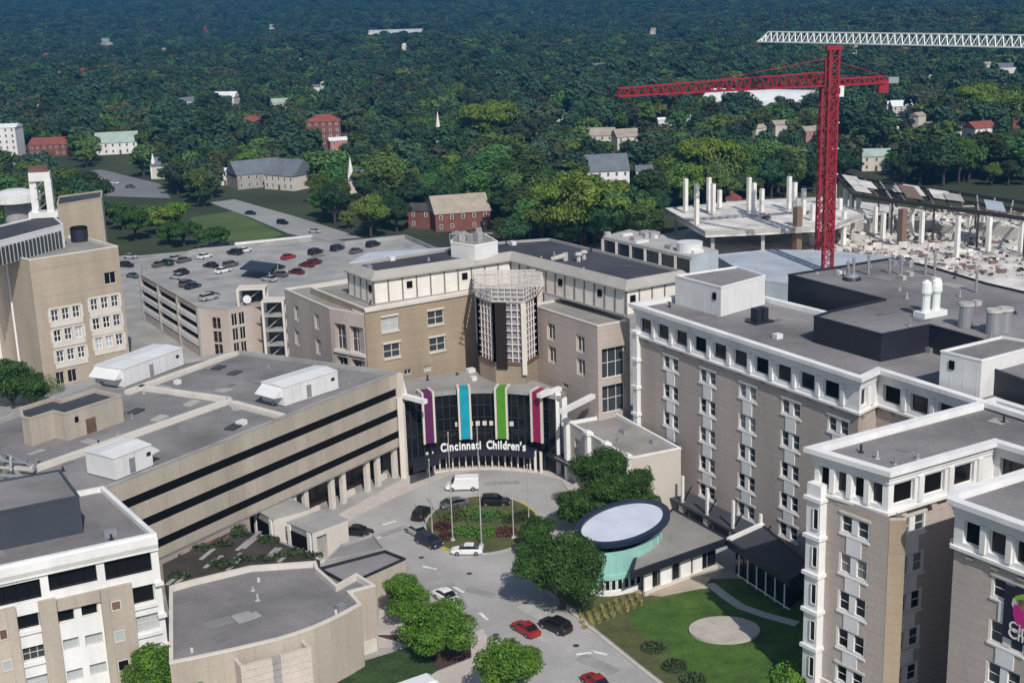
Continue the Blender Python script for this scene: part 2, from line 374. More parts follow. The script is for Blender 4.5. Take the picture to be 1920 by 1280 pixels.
def white_bay(root, P0, P1, u, tops):
    e = (P1 - P0).normalized(); a = math.atan2(e.y, e.x); n = Vector((e.y, -e.x)); c = P0 + e * u + n * .5
    led = _pm.setdefault('bay_ledge', MB().box((0, 0, 0), (2.5, 1.7, .42)).mesh('ledge', M_WHITE))
    MB().box((c.x, c.y, 13), (2.0, 1.1, 26), a).build('white_bay', M_WHITE, root)
    f, p = win_mesh(.8, 2.5, .12, M_WHITE, M_GLASS, 1, 1, .08)
    for zt in tops:
        inst('ledge', led, root, (c.x, c.y, zt + .9), a)
        q = c + e * .5 + n * .70; inst('window', f, root, (q.x, q.y, zt - 1.3), a, [('pane', p)])
white_bay(TB, WB[0], WB[1], .6, tops2)
# --- third tower with the banner
c0, c1 = G2(1775, 933, ZT), G2(1920, 985, ZT)
gA = (c1 - c0).normalized(); gBB = fB
c1 = c0 + gA * 22
TC, PC, WC = tower('banner_tower', 'taupe tower with white cornice carrying a dark logo banner', [c0, c1, c1 + gBB * 22, c0 + gBB * 22 - gA * 1.2, c0 + gBB * 1.5 - gA * 1.2],
                   {0: [(1.1 + 2.95 * i, 3.0 + 2.95 * i) for i in range(6)]}, {0: [(6.6, tops2)]}, dz=-.05)
# banner
e = (WC[1] - WC[0]).normalized(); n = Vector((e.y, -e.x)); ang = math.atan2(e.y, e.x)
u0, zt = W(1886, 1092, WC[0], WC[1]); u1, zb = W(1886, 1192, WC[0], WC[1]); u0 += .1
bw = 7.5; bc = WC[0] + e * (u0 + bw / 2) + n * .16
ban = thing('wall_banner', 'dark hanging banner with magenta and green logo and white lettering', 'banner', (bc.x, bc.y, zb), rz=ang)
hb = zt - zb
def local(mb, name, mt, parent):
    o = bpy.data.objects.new(name, mb.mesh(name, mt)); COL.objects.link(o); o.parent = parent; return o
local(MB().box((0, 0, hb / 2), (bw, .12, hb)), 'panel', mat('banner_navy', (.012, .010, .03), .6), ban)
def blob(cx, cz, rx, rz, y, tilt=0, n=20, pinch=0.0):
    ps = []
    for i in range(n):
        t = 2 * math.pi * i / n; x = rx * math.cos(t) * (1 - pinch * max(0, math.sin(t))); z = rz * math.sin(t)
        ps.append((cx + x * math.cos(tilt) - z * math.sin(tilt), y, cz + x * math.sin(tilt) + z * math.cos(tilt)))
    return ps
def plate(name, pts, mt, parent, th=.03):
    k = len(pts); v = list(pts) + [(p[0], p[1] + th, p[2]) for p in pts]
    local(MB().add(v, [tuple(range(k)), tuple(range(2 * k - 1, k - 1, -1))] + [(i, i + k, (i + 1) % k + k, (i + 1) % k) for i in range(k)]), name, mt, parent)
x0 = -bw / 2
plate('logo_heart', blob(x0 + 2.6, hb * .52, 1.35, 1.9, -.10, .5), mat('logo_magenta', (.55, .02, .22), .6), ban)
plate('logo_heart', blob(x0 + 1.75, hb * .50, .6, 1.2, -.12, .35), mat('logo_magenta', (.55, .02, .22), .6), ban)
plate('logo_leaf', blob(x0 + 1.9, hb * .80, .75, .95, -.10, -.4, pinch=.7), mat('logo_green', (.25, .48, .06), .6), ban)
plate('logo_leaf', blob(x0 + 1.2, hb * .70, .35, .6, -.11, .3, pinch=.6), mat('logo_grey', (.55, .56, .54), .6), ban)
for txt, z in (('Cincinnati', .16), ("Children's", .03)):
    me = text_mesh(txt, 1.5, .02); me.materials.clear(); me.materials.append(M_WHITE)
    o = bpy.data.objects.new('lettering', me); COL.objects.link(o); o.parent = ban; o.location = (0, -.10, hb * z + .1); o.rotation_euler[0] = math.pi / 2
# ------------------------------------------------------------------ roof-top blocks of the towers
def block(name, label, cat, px, z0, z1, wm, rm, par=.35, pm=None, group=None):
    return building(name, label, cat, [G2(x, y, z1) for x, y in px], z0, z1, wm, rm, None, par, .25, pm or wm, group=group)
scr, SP = block('screened_roof_block', 'large flat grey roof block with dark metal screen walls above the long tower', 'roof block',
      [(1478, 514), (1658, 560), (1560, 581), (1526, 592), (1653, 626), (1743, 608), (1841, 635), (1990, 690), (1990, 562), (1850, 530), (1743, 498), (1672, 483)][::-1], 0, 33.2, M_SCREEN, M_ROOF, .3)
pb, PP = block('roof_penthouse', 'white roof penthouse with a small dark vent next to the half timbered storey', 'penthouse', [(1266, 516), (1352, 538), (1435, 516), (1382, 499)], 29.25, 34.0, M_WPAN, M_ROOF, .25, M_WHITE)
pb2, PP2 = block('roof_penthouse', 'white roof penthouse with a small dark vent in front of the dark screen box', 'penthouse', [(1764, 657), (1841, 675), (1960, 644), (1878, 630)], 29.25, 34.2, M_WPAN, M_ROOF, .25, M_WHITE)
for root, PPx, px in ((pb, PP, (1340, 555)), (pb2, PP2, (1785, 684))):
    i = edge_of(PPx, (PPx[0] + PPx[1]) / 2)
    best = None
    for i in range(4):
        u, z = W(px[0], px[1], PPx[i], PPx[(i + 1) % 4]); L = (PPx[(i + 1) % 4] - PPx[i]).length; e = (PPx[(i + 1) % 4] - PPx[i]).normalized()
        if 0 < u < L and 29 < z < 34 and Vector((e.y, -e.x)).dot(-PPx[i]) > 0: best = (i, u, z, e)
    if best:
        i, u, z, e = best; c = PPx[i] + e * u + Vector((e.y, -e.x)) * .06
        MB().box((c.x, c.y, z), (.75, .18, 1.1), math.atan2(e.y, e.x)).build('vent', M_BLACK, root)
        for i2 in range(4):
            e2 = (PPx[(i2 + 1) % 4] - PPx[i2]); L2 = e2.length; e2 = e2 / L2; n2 = Vector((e2.y, -e2.x)); k = 1.6
            while k < L2: 
                q = PPx[i2] + e2 * k + n2 * .012; MB().box((q.x, q.y, 31.5), (.05, .03, 4.1), math.atan2(e2.y, e2.x)).build('panel_joint', M_CREAM, root); k += 1.9
block('dark_roof_box', 'dark screened box behind the white roof penthouse on the recessed tower', 'roof block', [(1858, 689), (1990, 738), (2080, 690), (1945, 655)], 29.25, 32.6, M_SCREEN, M_ROOF, .25)
ch = thing('roof_chiller', 'small black roof fan unit beside the white penthouse', 'roof unit', G(1424, 604, 29.28))
g = G(1424, 604, 29.28); MB().box((g.x, g.y, 29.42), (3.6, 2.6, .28), .5).build('base', M_SCREEN, ch)
for k in (-.6, .6): MB().box((g.x + k * .9, g.y + k * .5, 30.55), (1.0, 1.5, 2.0), .5).build('fan_housing', M_SCREEN, ch); 
def stack_unit(px, label):
    g = G(*px, 32.95); r = thing('exhaust_stack', label, 'exhaust stack', g); e = Vector((.87, .49))
    MB().box((g.x, g.y, 33.35), (4.4, 2.2, .8), .5).build('plinth', M_WSTEEL, r)
    for k in (-1.0, 1.0):
        x, y = g.x + e.x * k, g.y + e.y * k
        MB().tube((x, y, 33.7), (x, y, 36.0), .62, .62, 12).tube((x, y, 36.0), (x, y, 36.5), .62, .85, 12).tube((x, y, 36.5), (x, y, 37.2), .85, .8, 12).build('stack', M_WSTEEL, r)
        MB().tube((x, y, 37.2), (x, y, 37.9), .8, .7, 12).tube((x, y, 37.9), (x, y, 38.3), .7, .2, 12).build('nozzle', M_WHITE, r)
stack_unit((1744, 592), 'pair of white exhaust stacks on the screened roof')
for i, px in enumerate([(1810, 612), (1862, 625), (1882, 622)]):
    g = G(px[0], px[1], 32.95); r = thing('roof_cylinder', 'tall grey ribbed cylinder vent on the screened roof beside the white exhaust stacks', 'roof vent', g, 'grey cylinder vents on the screened roof')
    MB().tube(g, g + Vector((0, 0, 3.0)), 1.0, 1.0, 14).build('body', M_STEEL, r); MB().tube(g + Vector((0, 0, 3.0)), g + Vector((0, 0, 3.35)), 1.15, 1.05, 14).build('cap', M_CONC, r)
for i, px in enumerate([(1590, 518), (1600, 524), (1628, 515), (1668, 512), (1690, 516), (1735, 514), (1752, 516), (1830, 548)]):
    g = G(px[0], px[1], 32.95); r = thing('vent_pipe', 'thin steel vent pipe standing on the screened roof', 'vent pipe', g, 'thin vent pipes on the screened roof')
    h = random.uniform(1.6, 3.6); MB().tube(g, g + Vector((0, 0, h)), .22, .22, 8).build('pipe', M_STEEL, r); MB().tube(g + Vector((0, 0, h)), g + Vector((0, 0, h + .3)), .34, .3, 8).build('cap', M_STEEL, r)
g = G(1597, 524, 32.95); r = thing('roof_fan', 'low round roof fan at the edge of the screened roof', 'roof fan', g); MB().tube(g, g + Vector((0, 0, .5)), 1.5, 1.3, 14).build('curb', M_SCREEN, r); MB().tube(g + Vector((0, 0, .5)), g + Vector((0, 0, .9)), 1.2, .7, 14).build('hood', M_STEEL, r)
# ------------------------------------------------------------------ drum, flat pavilion, glazed pavilion at the foot of the towers
oc = (G(1096, 1003, 7.4) + G(1243, 960, 7.4)) / 2
def ell(cx, cy, rx, ry, rot, n=48): return [Vector((cx + rx * math.cos(t) * math.cos(rot) - ry * math.sin(t) * math.sin(rot), cy + rx * math.cos(t) * math.sin(rot) + ry * math.sin(t) * math.cos(rot))) for t in [2 * math.pi * i / n for i in range(n)]]
dx = G(1243, 965, 7.4) - G(1094, 1005, 7.4); d1 = dx.length / 2
dd = thing('drum_pavilion', 'oval drum pavilion with white roof and teal glass wall beside the trees', 'pavilion', (oc.x, oc.y, 0))
rx, ry, rot = 4.7, 7.9, -.62
cx, cy = G2(1168, 983, 7.4)
MB().prism(ell(cx, cy, rx, ry, rot), 7.1, 7.65).build('roof', mat('white_membrane', (.62, .66, .76), .6, .25, .12), dd)
MB().sweep(ell(cx, cy, rx, ry, rot), [(.9, 8.0), (.9, 7.4), (.0, 7.4), (.0, 8.0)], closed=True).build('fascia', M_NAVY, dd)
E1 = ell(cx, cy, rx - .3, ry - .3, rot, 40)
MB().prism(E1, 0, 6.3, top=False).build('glass_wall', M_TEAL, dd)
for i in range(0, 40, 2):
    MB().bar((E1[i].x, E1[i].y, .1), (E1[i].x, E1[i].y, 6.2), .14).build('mullion', M_TEAL, dd)
MB().sweep(ell(cx, cy, rx - .1, ry - .1, rot, 40), [(.1, 2.3), (.1, 2.9), (-.3, 2.9), (-.3, 2.3)], closed=True).build('transom_band', M_TEAL, dd)
MB().sweep(ell(cx, cy, rx - .1, ry - .1, rot, 40), [(.12, 0), (.12, .7), (-.3, .7), (-.3, 0)], closed=True).build('base_wall', M_WHITE, dd)
# dark ground-floor windows facing the lawn
for k in range(40):
    q = E1[k]; dirn = (q - Vector((cx, cy))).normalized()
    if dirn.y < -.55 and -.55 < dirn.x < .45:
        q2 = E1[(k + 1) % 40]; e = (q2 - q); L = e.length; e /= L; mm = (q + q2) / 2 + dirn * .05
        f, p = win_mesh(L - .12, 1.6, .05, M_WHITE, M_GLASS, 1, 1, .1); inst('window', f, dd, (mm.x, mm.y, 1.5), math.atan2(e.y, e.x), [('pane', p)])
# flat pavilion
fp = [G2(x, y, 4.6) for x, y in ((1186, 1072), (1362, 1010), (1262, 955), (1200, 1010))]
fpo = [G2(1186, 1072, 4.6), G2(1362, 1010, 4.6)]
pv = thing('flat_pavilion', 'low flat roofed pavilion with dark eaves and white wall panels beside the drum', 'pavilion', (fp[0].x, fp[0].y, 0))
MB().prism(fp, 4.15, 4.6).build('roof', M_ROOFL, pv)
MB().sweep(ccw(fp), [(.25, 3.75), (.25, 4.72), (-.15, 4.72), (-.15, 3.75)], closed=True).build('eaves', M_SCREEN, pv)
ip = inset(ccw(fp), 1.1)
MB().prism(ip, 0, 4.15, top=False).build('glass_wall', M_GLASS, pv)
j = edge_of(ip, ((ip[0] + ip[1]) / 2)) 
best = min(range(4), key=lambda i: ((ip[i] + ip[(i + 1) % 4]) / 2).y + 0 * i)
pA, pB = ip[best], ip[(best + 1) % 4]; e = (pB - pA).normalized(); L = (pB - pA).length; nn = Vector((e.y, -e.x)); a = math.atan2(e.y, e.x)
for u, w, h in ((.8, 1.4, 3.2), (4.0, 2.0, 3.6), (7.6, 1.9, 3.6), (L - 3.6, 1.7, 3.4)):
    q = pA + e * u + nn * .12; MB().box((q.x, q.y, h / 2), (w, .22, h), a).build('wall_panel', M_WHITE, pv)
for k in range(1, int(L / 1.3)):
    q = pA + e * (k * 1.3) + nn * .05; MB().box((q.x, q.y, 2.0), (.09, .12, 4.0), a).build('mullion', M_STEEL, pv)
q = pA + e * (L / 2) + nn * .25; MB().box((q.x, q.y, .35), (L, .5, .7), a).build('base_wall', M_CREAM, pv)
# glazed dark pavilion beside the recessed tower
gp = [G2(1366, 1014, 4.8), G2(1480, 1086, 4.8), G2(1520, 1060, 4.8), G2(1430, 985, 4.8)]
gv = thing('glazed_pavilion', 'dark roofed glazed pavilion with white portal frames at the lawn edge', 'pavilion', (gp[0].x, gp[0].y, 0))
MB().prism(gp, 4.3, 4.8).build('roof', M_ROOFD, gv); MB().sweep(ccw(gp), [(.15, 3.9), (.15, 4.95), (-.2, 4.95), (-.2, 3.9)], closed=True).build('eaves', M_SCREEN, gv)
MB().bar((*G2(1366, 1012, 4.9), 5.0), (*G2(1430, 983, 4.9), 5.0), .7, .35).build('parapet', M_WHITE, gv)
ig = inset(ccw(gp), .8); MB().prism(ig, 0, 4.3, top=False).build('glass_wall', M_GLASS, gv)
e = (gp[1] - gp[0]).normalized(); nn = Vector((e.y, -e.x)); L = (gp[1] - gp[0]).length
for k in range(6):
    q = gp[0] + e * (2.0 + k * 2.1) - nn * .4
    for h in (1,): MB().bar((q.x, q.y, .0), (q.x, q.y, 3.8), .16).build('portal_post', M_WHITE, gv)
q = gp[0] + e * 1.5 - nn * .4; q3 = gp[0] + e * (L - .3) - nn * .4
MB().bar((q.x, q.y, 3.7), (q3.x, q3.y, 3.7), .16).build('portal_beam', M_WHITE, gv); MB().bar((q.x, q.y, .35), (q3.x, q3.y, .35), .14).build('portal_rail', M_WHITE, gv)
# dark canopy strip and white pylons along the long tower
ea = (WA[1] - WA[0]).normalized(); na = Vector((ea.y, -ea.x)); aa = math.atan2(ea.y, ea.x)
cs = thing('canopy_strip', 'dark flat canopy along the foot of the long tower', 'canopy', (*(WA[0] + ea * 22), 0))
qs = [WA[0] + ea * 7 + na * .3, WA[0] + ea * 37 + na * .3, WA[0] + ea * 37 + na * 4.2, WA[0] + ea * 7 + na * 4.2]
MB().prism(qs, 2.0, 2.35).build('roof', M_ROOFD, cs)
for k in range(6):
    q = WA[0] + ea * (8 + k * 5.7) + na * 4.0; MB().bar((q.x, q.y, 0), (q.x, q.y, 2.0), .25).build('post', M_SCREEN, cs)
for k in range(5):
    q = WA[0] + ea * (11 + k * 6.1) + na * 3.6; r = thing('lighting_pylon', 'slim white pylon with angled strut in front of the long tower', 'pylon', (q.x, q.y, 0), 'white pylons along the long tower')
    MB().box((q.x, q.y, 3.3), (.38, .38, 6.6), aa).build('post', M_WHITE, r); MB().box((q.x, q.y, 1.6), (.9, .8, 1.4), aa).build('plinth', M_CREAM, r)
    MB().bar((q.x + ea.x * .6, q.y + ea.y * .6, 3.0), (q.x + ea.x * 2.2, q.y + ea.y * 2.2, 5.6), .16).build('strut', M_SCREEN, r)
# ------------------------------------------------------------------ centre building behind the entrance
ZC = 27.0
m0, m1 = G2(683, 578, ZC), G2(905, 540, ZC)        # sunlit wing
k0, k1, k2 = G2(1007, 574, 26), G2(1120, 610, 26), G2(1180, 600, 26)
l0, l1 = G2(533, 541, 26), G2(617, 577, 26)
eM = (m1 - m0).normalized(); nM = Vector((-eM.y, eM.x))
# main sunlit wing
P = [m0, m1, m1 + nM * 22, m0 + nM * 22]
cw = ccw(P); ei = edge_of(cw, (m0 + m1) / 2); Pa, Pb = cw[ei], cw[(ei + 1) % 4]
def wops(pxs, Pa, Pb, w, h): 
    r = []
    for x, y in pxs:
        u, z = W(x, y, Pa, Pb); r.append((u - w / 2, u + w / 2, z - h / 2, z + h / 2))
    return r
oM = wops([(731, 607), (817, 595), (735, 657), (820, 645)], Pa, Pb, 3.4, 2.6); oS = wops([(765, 697), (802, 691)], Pa, Pb, 1.6, 1.0)
CB, PM = building('tan_wing', 'tan sunlit hospital wing behind the entrance roof with four double windows', 'building', P, 0, ZC, M_TAN, M_ROOFL, {ei: oM + oS}, .3, .3, M_CREAM, .3)
windows(CB, Pa, Pb, oM, .3, M_CREAM, [M_GLASS2, M_BLIND, M_GLASS2], 2, 2, .16); windows(CB, Pa, Pb, oS, .3, M_CREAM, [M_BLIND, M_GLASS2], 2, 1, .12)
e = eM; a = math.atan2(e.y, e.x)
for u0_, u1_, z0_, z1_ in oM:
    q = Pa + e * ((u0_ + u1_) / 2) - nM * .1
    MB().box((q.x, q.y, z1_ + .2), (3.6, .2, .3), a).build('lintel', M_CREAM, CB); MB().box((q.x, q.y, z0_ - .15), (3.6, .26, .24), a).build('sill', M_CREAM, CB)
MB().sweep([Pa, Pb], [(.02, 26.2), (.3, 26.25), (.3, 26.75), (.02, 26.8)]).build('string_course', M_CREAM, CB)
# left low end with balcony corner
eL = (l1 - l0).normalized(); nL = Vector((-eL.y, eL.x))
Pl = [l0, l1, l1 + (m0 - l1) * .98, m0 + nM * 4, l0 + nL * 14]
Pl = ccw(Pl); ei = edge_of(Pl, (l0 + l1) / 2); Pa, Pb = Pl[ei], Pl[(ei + 1) % 5]
oL = wops([(556, 587), (594, 603), (557, 633), (597, 650)], Pa, Pb, 2.2, 2.9)
ej = (ei + 1) % 5; Qa, Qb = Pl[ej], Pl[(ej + 1) % 5]; Lq = (Qb - Qa).length
oB = [(Lq * .12, Lq * .45, 18.6, 23.4), (Lq * .55, Lq * .95, 18.6, 23.4), (Lq * .12, Lq * .45, 12.2, 17.4), (Lq * .55, Lq * .95, 12.2, 17.4)]
LB, _ = building('corner_wing', 'taupe low hospital wing with recessed corner balconies next to the parking garage', 'building', Pl, 0, 26, M_TAUPE, M_ROOFL, {ei: oL, ej: oB}, .35, .3, M_CREAM, .9)
windows(LB, Pa, Pb, oL, .4, M_CREAM, [M_GLASS2], 2, 1, .3); windows(LB, Qa, Qb, oB, .88, M_CREAM, [M_GLASS2, M_GLASS], 3, 2, .1)
for o in oB:
    q = Qa + (Qb - Qa).normalized() * ((o[0] + o[1]) / 2); e = (Qb - Qa).normalized(); n_ = Vector((e.y, -e.x)); q = q + n_ * .1
    MB().box((q.x, q.y, o[2] - .2), (o[1] - o[0] + .5, .5, .5), math.atan2(e.y, e.x)).build('balcony_sill', M_CREAM, LB)
# shaded right wing
eK = (k1 - k0).normalized(); nK = Vector((-eK.y, eK.x)); k2 = k1 + nK * 6.5
Pk = ccw([k0 - eK * 2, k1, k2 + eK * 0.2, k0 - eK * 2 + nK * 9]); ei = edge_of(Pk, (k0 + k1) / 2); Pa, Pb = Pk[ei], Pk[(ei + 1) % 4]
oK = wops([(1033, 622), (1088, 645), (1035, 665), (1089, 688)], Pa, Pb, 2.4, 3.0)
oK2 = wops([(1060, 723)], Pa, Pb, 1.6, .8)
ej = edge_of(Pk, (k1 + k2) / 2); Qa, Qb = Pk[ej], Pk[(ej + 1) % 4]; Lq = (Qb - Qa).length
oB = [(.8, Lq - .8, 16.5, 21.8), (.8, Lq - .8, 10.5, 15.4)]
KB, _ = building('shaded_wing', 'taupe hospital wing between the lattice bay and the long tower', 'building', Pk, 0, 26, M_TAUPE, M_ROOFL, {ei: oK + oK2, ej: oB}, .35, .3, M_CREAM, .9)
windows(KB, Pa, Pb, oK, .4, M_CREAM, [M_GLASS2], 2, 1, .3); windows(KB, Pa, Pb, oK2, .4, M_CREAM, [M_GLASS2], 2, 1, .15)
windows(KB, Qa, Qb, oB, .88, M_WHITE, [M_GLASS2], 3, 2, .1)
# half-timbered penthouse storey, dark roof with sloping grey fascia
Z0, Z1, Z2 = 26.7, 31.2, 32.6
pen_px = [(646, 508), (697, 527), (956, 489), (1173, 545), (1300, 522), (1036, 457), (935, 464), (850, 475)]
Pp = ccw([G2(x, y, Z1) for x, y in pen_px])
PH = thing('penthouse_storey', 'white panelled penthouse storey with timber posts and dark flat roof', 'penthouse', (Pp[0].x, Pp[0].y, Z0))
MB().prism(inset(Pp, .5), Z0, Z1 + .05, top=False).build('panel_wall', mat('cream_panel', (.76, .73, .67), .8, .3, .1, .04), PH)
fas = mat('grey_fascia', (.36, .345, .315), .85, .2, .12, .05)
MB().sweep(Pp, [(-.45, Z1 - .12), (.15, Z1 - .1), (.15, Z1 + .15), (-1.3, Z2), (-1.6, Z2), (-1.6, Z2 - .5), (-.45, Z1 + .1)], closed=True).build('fascia', fas, PH)
MB().prism(inset(Pp, 1.45), Z2 - .75, Z2 - .45).build('roof', M_ROOFD, PH)
wood = mat('timber_post', (.20, .17, .15), .85)
Pi = inset(Pp, .5); post = MB().box((0, -.09, 0), (.22, .16, Z1 - Z0)).mesh('post', wood); vent = MB().box((0, -.06, 0), (1.1, .12, 1.2)).mesh('vent', M_BLACK)
for i in range(len(Pi)):
    p, q = Pi[i], Pi[(i + 1) % len(Pi)]; e = q - p; L = e.length; e /= L
    if Vector((e.y, -e.x)).dot(-(p + q) / 2) < 0: continue
    k = max(2, round(L / 2.8)); a = math.atan2(e.y, e.x)
    for j in range(k + 1): c = p + e * (L * j / k); inst('post', post, PH, (c.x, c.y, (Z0 + Z1) / 2), a)
    for j in range(k):
        if (j * 7 + i * 3) % 4 == 1:
            c = p + e * (L * (j + .5) / k); inst('vent', vent, PH, (c.x, c.y, Z0 + 2.8), a)
    MB().sweep([p, q], [(.02, Z0), (.35, Z0), (.35, Z0 + .35), (.02, Z0 + .35)]).build('base_rail', fas, PH)
# white stair head with planting/equipment on top
sh, SPP = block('roof_stair_house', 'white stair head box with equipment on top standing on the dark roof', 'roof block', [(845, 454), (890, 460), (933, 452), (905, 436), (850, 438)], Z2 - .6, 34.9, M_WPAN, M_ROOFL, .2, M_WHITE)
c = sum(SPP, Vector((0, 0))) / len(SPP)
for k in range(7):
    q = c + Vector((random.uniform(-3.2, 3.2), random.uniform(-2.5, 2.5))); h = random.uniform(1, 2.2)
    MB().box((q.x, q.y, 34.7 + h / 2), (random.uniform(.8, 1.6), random.uniform(.8, 1.4), h), random.random()).build('equipment', random.choice([M_STEEL, M_CONCD, M_GRASSD]), sh)
MB().bar((c.x - 4, c.y - 1, 36.1), (c.x + 4, c.y - 1.4, 36.1), .15).bar((c.x - 4, c.y - 1, 34.7), (c.x - 4, c.y - 1, 36.1), .12).bar((c.x + 4, c.y - 1.4, 36.1), (c.x + 4, c.y - 1.4, 36.1), .12).build('railing', M_STEEL, sh)
for i, (x, y) in enumerate([(1050, 490), (1085, 490), (1095, 486)]):
    g = G(x, y, Z2 - .45); r = thing('mushroom_vent', ['pale duct elbow lying on the dark penthouse roof', 'small grey roof vent on the dark penthouse roof', 'small grey roof vent on the dark penthouse roof'][i], 'roof vent', g, 'vents on the dark penthouse roof')
    if i == 0: MB().tube(g + Vector((-1.6, 0, .4)), g + Vector((1.0, .6, .9)), .4, .5, 8).tube(g + Vector((1, .6, 0)), g + Vector((1, .6, 1.4)), .5, .5, 8).build('duct', M_CONC, r)
    else: MB().tube(g, g + Vector((0, 0, 1.2)), .4, .4, 8).tube(g + Vector((0, 0, 1.2)), g + Vector((0, 0, 1.6)), .75, .5, 8).build('vent', M_CONC, r)
# ------------------------------------------------------------------ lattice bay (grid glazed corner bay)
bb = [G2(x, y, 14.0) for x, y in ((901, 703), (930, 716), (985, 718), (1008, 702))]
cb = sum(bb, Vector((0, 0))) / 4
bk = [bb[3] + Vector((1.5, 9)), bb[0] + Vector((-.5, 9))]
BP = ccw(bb + bk); BY = thing('lattice_bay', 'projecting corner bay with pale grid glazing and a dark vertical slot', 'bay', (cb.x, cb.y, 0))
MB().prism(BP, 0, 17.6, bottom=False).build('base_wall', M_TAN, BY)
MB().prism(inset(BP, .35), 17.6, 28.0).build('glazing', mat('lilac_glass', (.30, .29, .33), .25, .4, .3), BY)
grid = mat('pale_grid', (.60, .55, .52), .7)
for i in range(len(BP)):
    p, q = BP[i], BP[(i + 1) % len(BP)]; e = q - p; L = e.length; e /= L; nn = Vector((e.y, -e.x))
    if nn.dot(-p) < -20: continue
    k = max(2, round(L / 1.05))
    for j in range(k + 1):
        c = p + e * (L * j / k); MB().bar((c.x, c.y, 17.6), (c.x, c.y, 28), .20 if 0 < j < k else .5).build('mullion', grid, BY)
    for j in range(9):
        z = 18.4 + j * 1.2; MB().bar((p.x, p.y, z), (q.x, q.y, z), .18).build('transom', grid, BY)
    MB().sweep([p, q], [(-.1, 17.2), (.25, 17.2), (.25, 17.7), (-.1, 17.7)]).build('sill', M_BROWN, BY)
sx0, sz0 = G2(943, 706, 14.0), 0
p, q = BP[edge_of(BP, (bb[1] + bb[2]) / 2)], BP[(edge_of(BP, (bb[1] + bb[2]) / 2) + 1) % len(BP)]; e = (q - p).normalized(); c = p + e * 1.25 + Vector((e.y, -e.x)) * .12
MB().box((c.x, c.y, 22.3), (1.9, .5, 11.6), math.atan2(e.y, e.x)).build('dark_slot', mat('slot_brown', (.018, .010, .008), .5), BY)
c2 = p + e * ((q - p).length) ; MB().bar((c2.x, c2.y - .2, 15.6), (c2.x, c2.y - .2, 28.2), .8).build('corner_post', M_CREAM, BY)
for z in (28.3, 29.1, 29.9, 30.6):          # open box lattice on top of the bay
    MB().sweep(inset(BP, -.25), [(0, z), (.16, z), (.16, z + .18), (0, z + .18)], closed=True).build('roof_lattice_ring', grid, BY)
Q0 = inset(BP, -.25)
for i in range(len(BP)):
    L = (Q0[(i + 1) % len(BP)] - Q0[i]).length; k = max(2, round(L / 1.2))
    for j in range(k):
        c = Q0[i].lerp(Q0[(i + 1) % len(BP)], j / k); MB().bar((c.x, c.y, 28.2), (c.x, c.y, 30.7), .14).build('roof_lattice_post', grid, BY)
xs_ = [q.x for q in Q0]; ys_ = [q.y for q in Q0]
k = min(xs_) + .8
while k < max(xs_): MB().bar((k, min(ys_) + 1.2, 30.7), (k, max(ys_) - .2, 30.7), .12).build('roof_lattice_rib', grid, BY); k += 1.1
k = min(ys_) + 1.2
while k < max(ys_): MB().bar((min(xs_) + .3, k, 30.72), (max(xs_) - .3, k, 30.72), .12).build('roof_lattice_rib', grid, BY); k += 1.1
MB().prism(inset(BP, .2), 28.0, 28.25).build('roof', M_CONCD, BY)
# ------------------------------------------------------------------ entrance: concave glass front, roof, canopy, sign, banners
ZE = 13.8
eL_, eR_ = G2(763, 892), G2(1054, 890); eMid = G2(907, 874)
def arc3(a, b, mid, n):
    ax, ay, bx, by, cx_, cy_ = a.x, a.y, mid.x, mid.y, b.x, b.y; d = 2 * (ax * (by - cy_) + bx * (cy_ - ay) + cx_ * (ay - by))
    ux = ((ax * ax + ay * ay) * (by - cy_) + (bx * bx + by * by) * (cy_ - ay) + (cx_ * cx_ + cy_ * cy_) * (ay - by)) / d
    uy = ((ax * ax + ay * ay) * (cx_ - bx) + (bx * bx + by * by) * (ax - cx_) + (cx_ * cx_ + cy_ * cy_) * (bx - ax)) / d
    C_ = Vector((ux, uy)); r = (a - C_).length; t0 = math.atan2(a.y - uy, a.x - ux); t1 = math.atan2(b.y - uy, b.x - ux)
    return [C_ + Vector((math.cos(t0 + (t1 - t0) * i / n), math.sin(t0 + (t1 - t0) * i / n))) * r for i in range(n + 1)], C_, r
arc, AC, AR = arc3(eL_, eR_, eMid, 24)
EN = thing('entrance_hall', 'dark concave glass entrance hall with white doors beneath the coloured banners', 'entrance', (eMid.x, eMid.y, 0))
back = [G2(1062, 735, ZE), G2(1012, 716, ZE), G2(905, 690, ZE), G2(752, 712, ZE)]
MB().prism(arc + back, ZE - .5, ZE).build('roof', M_ROOFL, EN)
gw = MB()
for i in range(24): gw.poly([(arc[i].x, arc[i].y, 0), (arc[i + 1].x, arc[i + 1].y, 0), (arc[i + 1].x, arc[i + 1].y, ZE - .4), (arc[i].x, arc[i].y, ZE - .4)])
gw.build('glass_wall', M_GLASS, EN)
tow = lambda p, d: p + (AC - p).normalized() * d      # towards the arc's centre (outwards to the drive)
sgn = 1 if (AC - arc[12]).y < 0 else -1
mm = mat('dark_mullion', (.03, .033, .04), .4)
for i in range(25):
    q = tow(arc[i], .06 * sgn); MB().bar((q.x, q.y, 0), (q.x, q.y, ZE - .4), .12).build('mullion', mm, EN)
for z in (6.9, 9.0, 11.2):
    for i in range(0, 24, 4):
        q, r = tow(arc[i], .07), tow(arc[i + 4], .07); MB().bar((q.x, q.y, z), (r.x, r.y, z), .12).build('transom', mm, EN)
MB().sweep(arc, [(-.1, ZE - .5), (.45, ZE - .5), (.45, ZE + .2), (-.1, ZE + .2)]).build('roof_edge', M_CONCD, EN)
MB().sweep(arc[4:21], [(0, 2.9), (2.6, 2.9), (2.6, 4.0), (0, 4.0)]).build('canopy', M_SCREEN, EN)
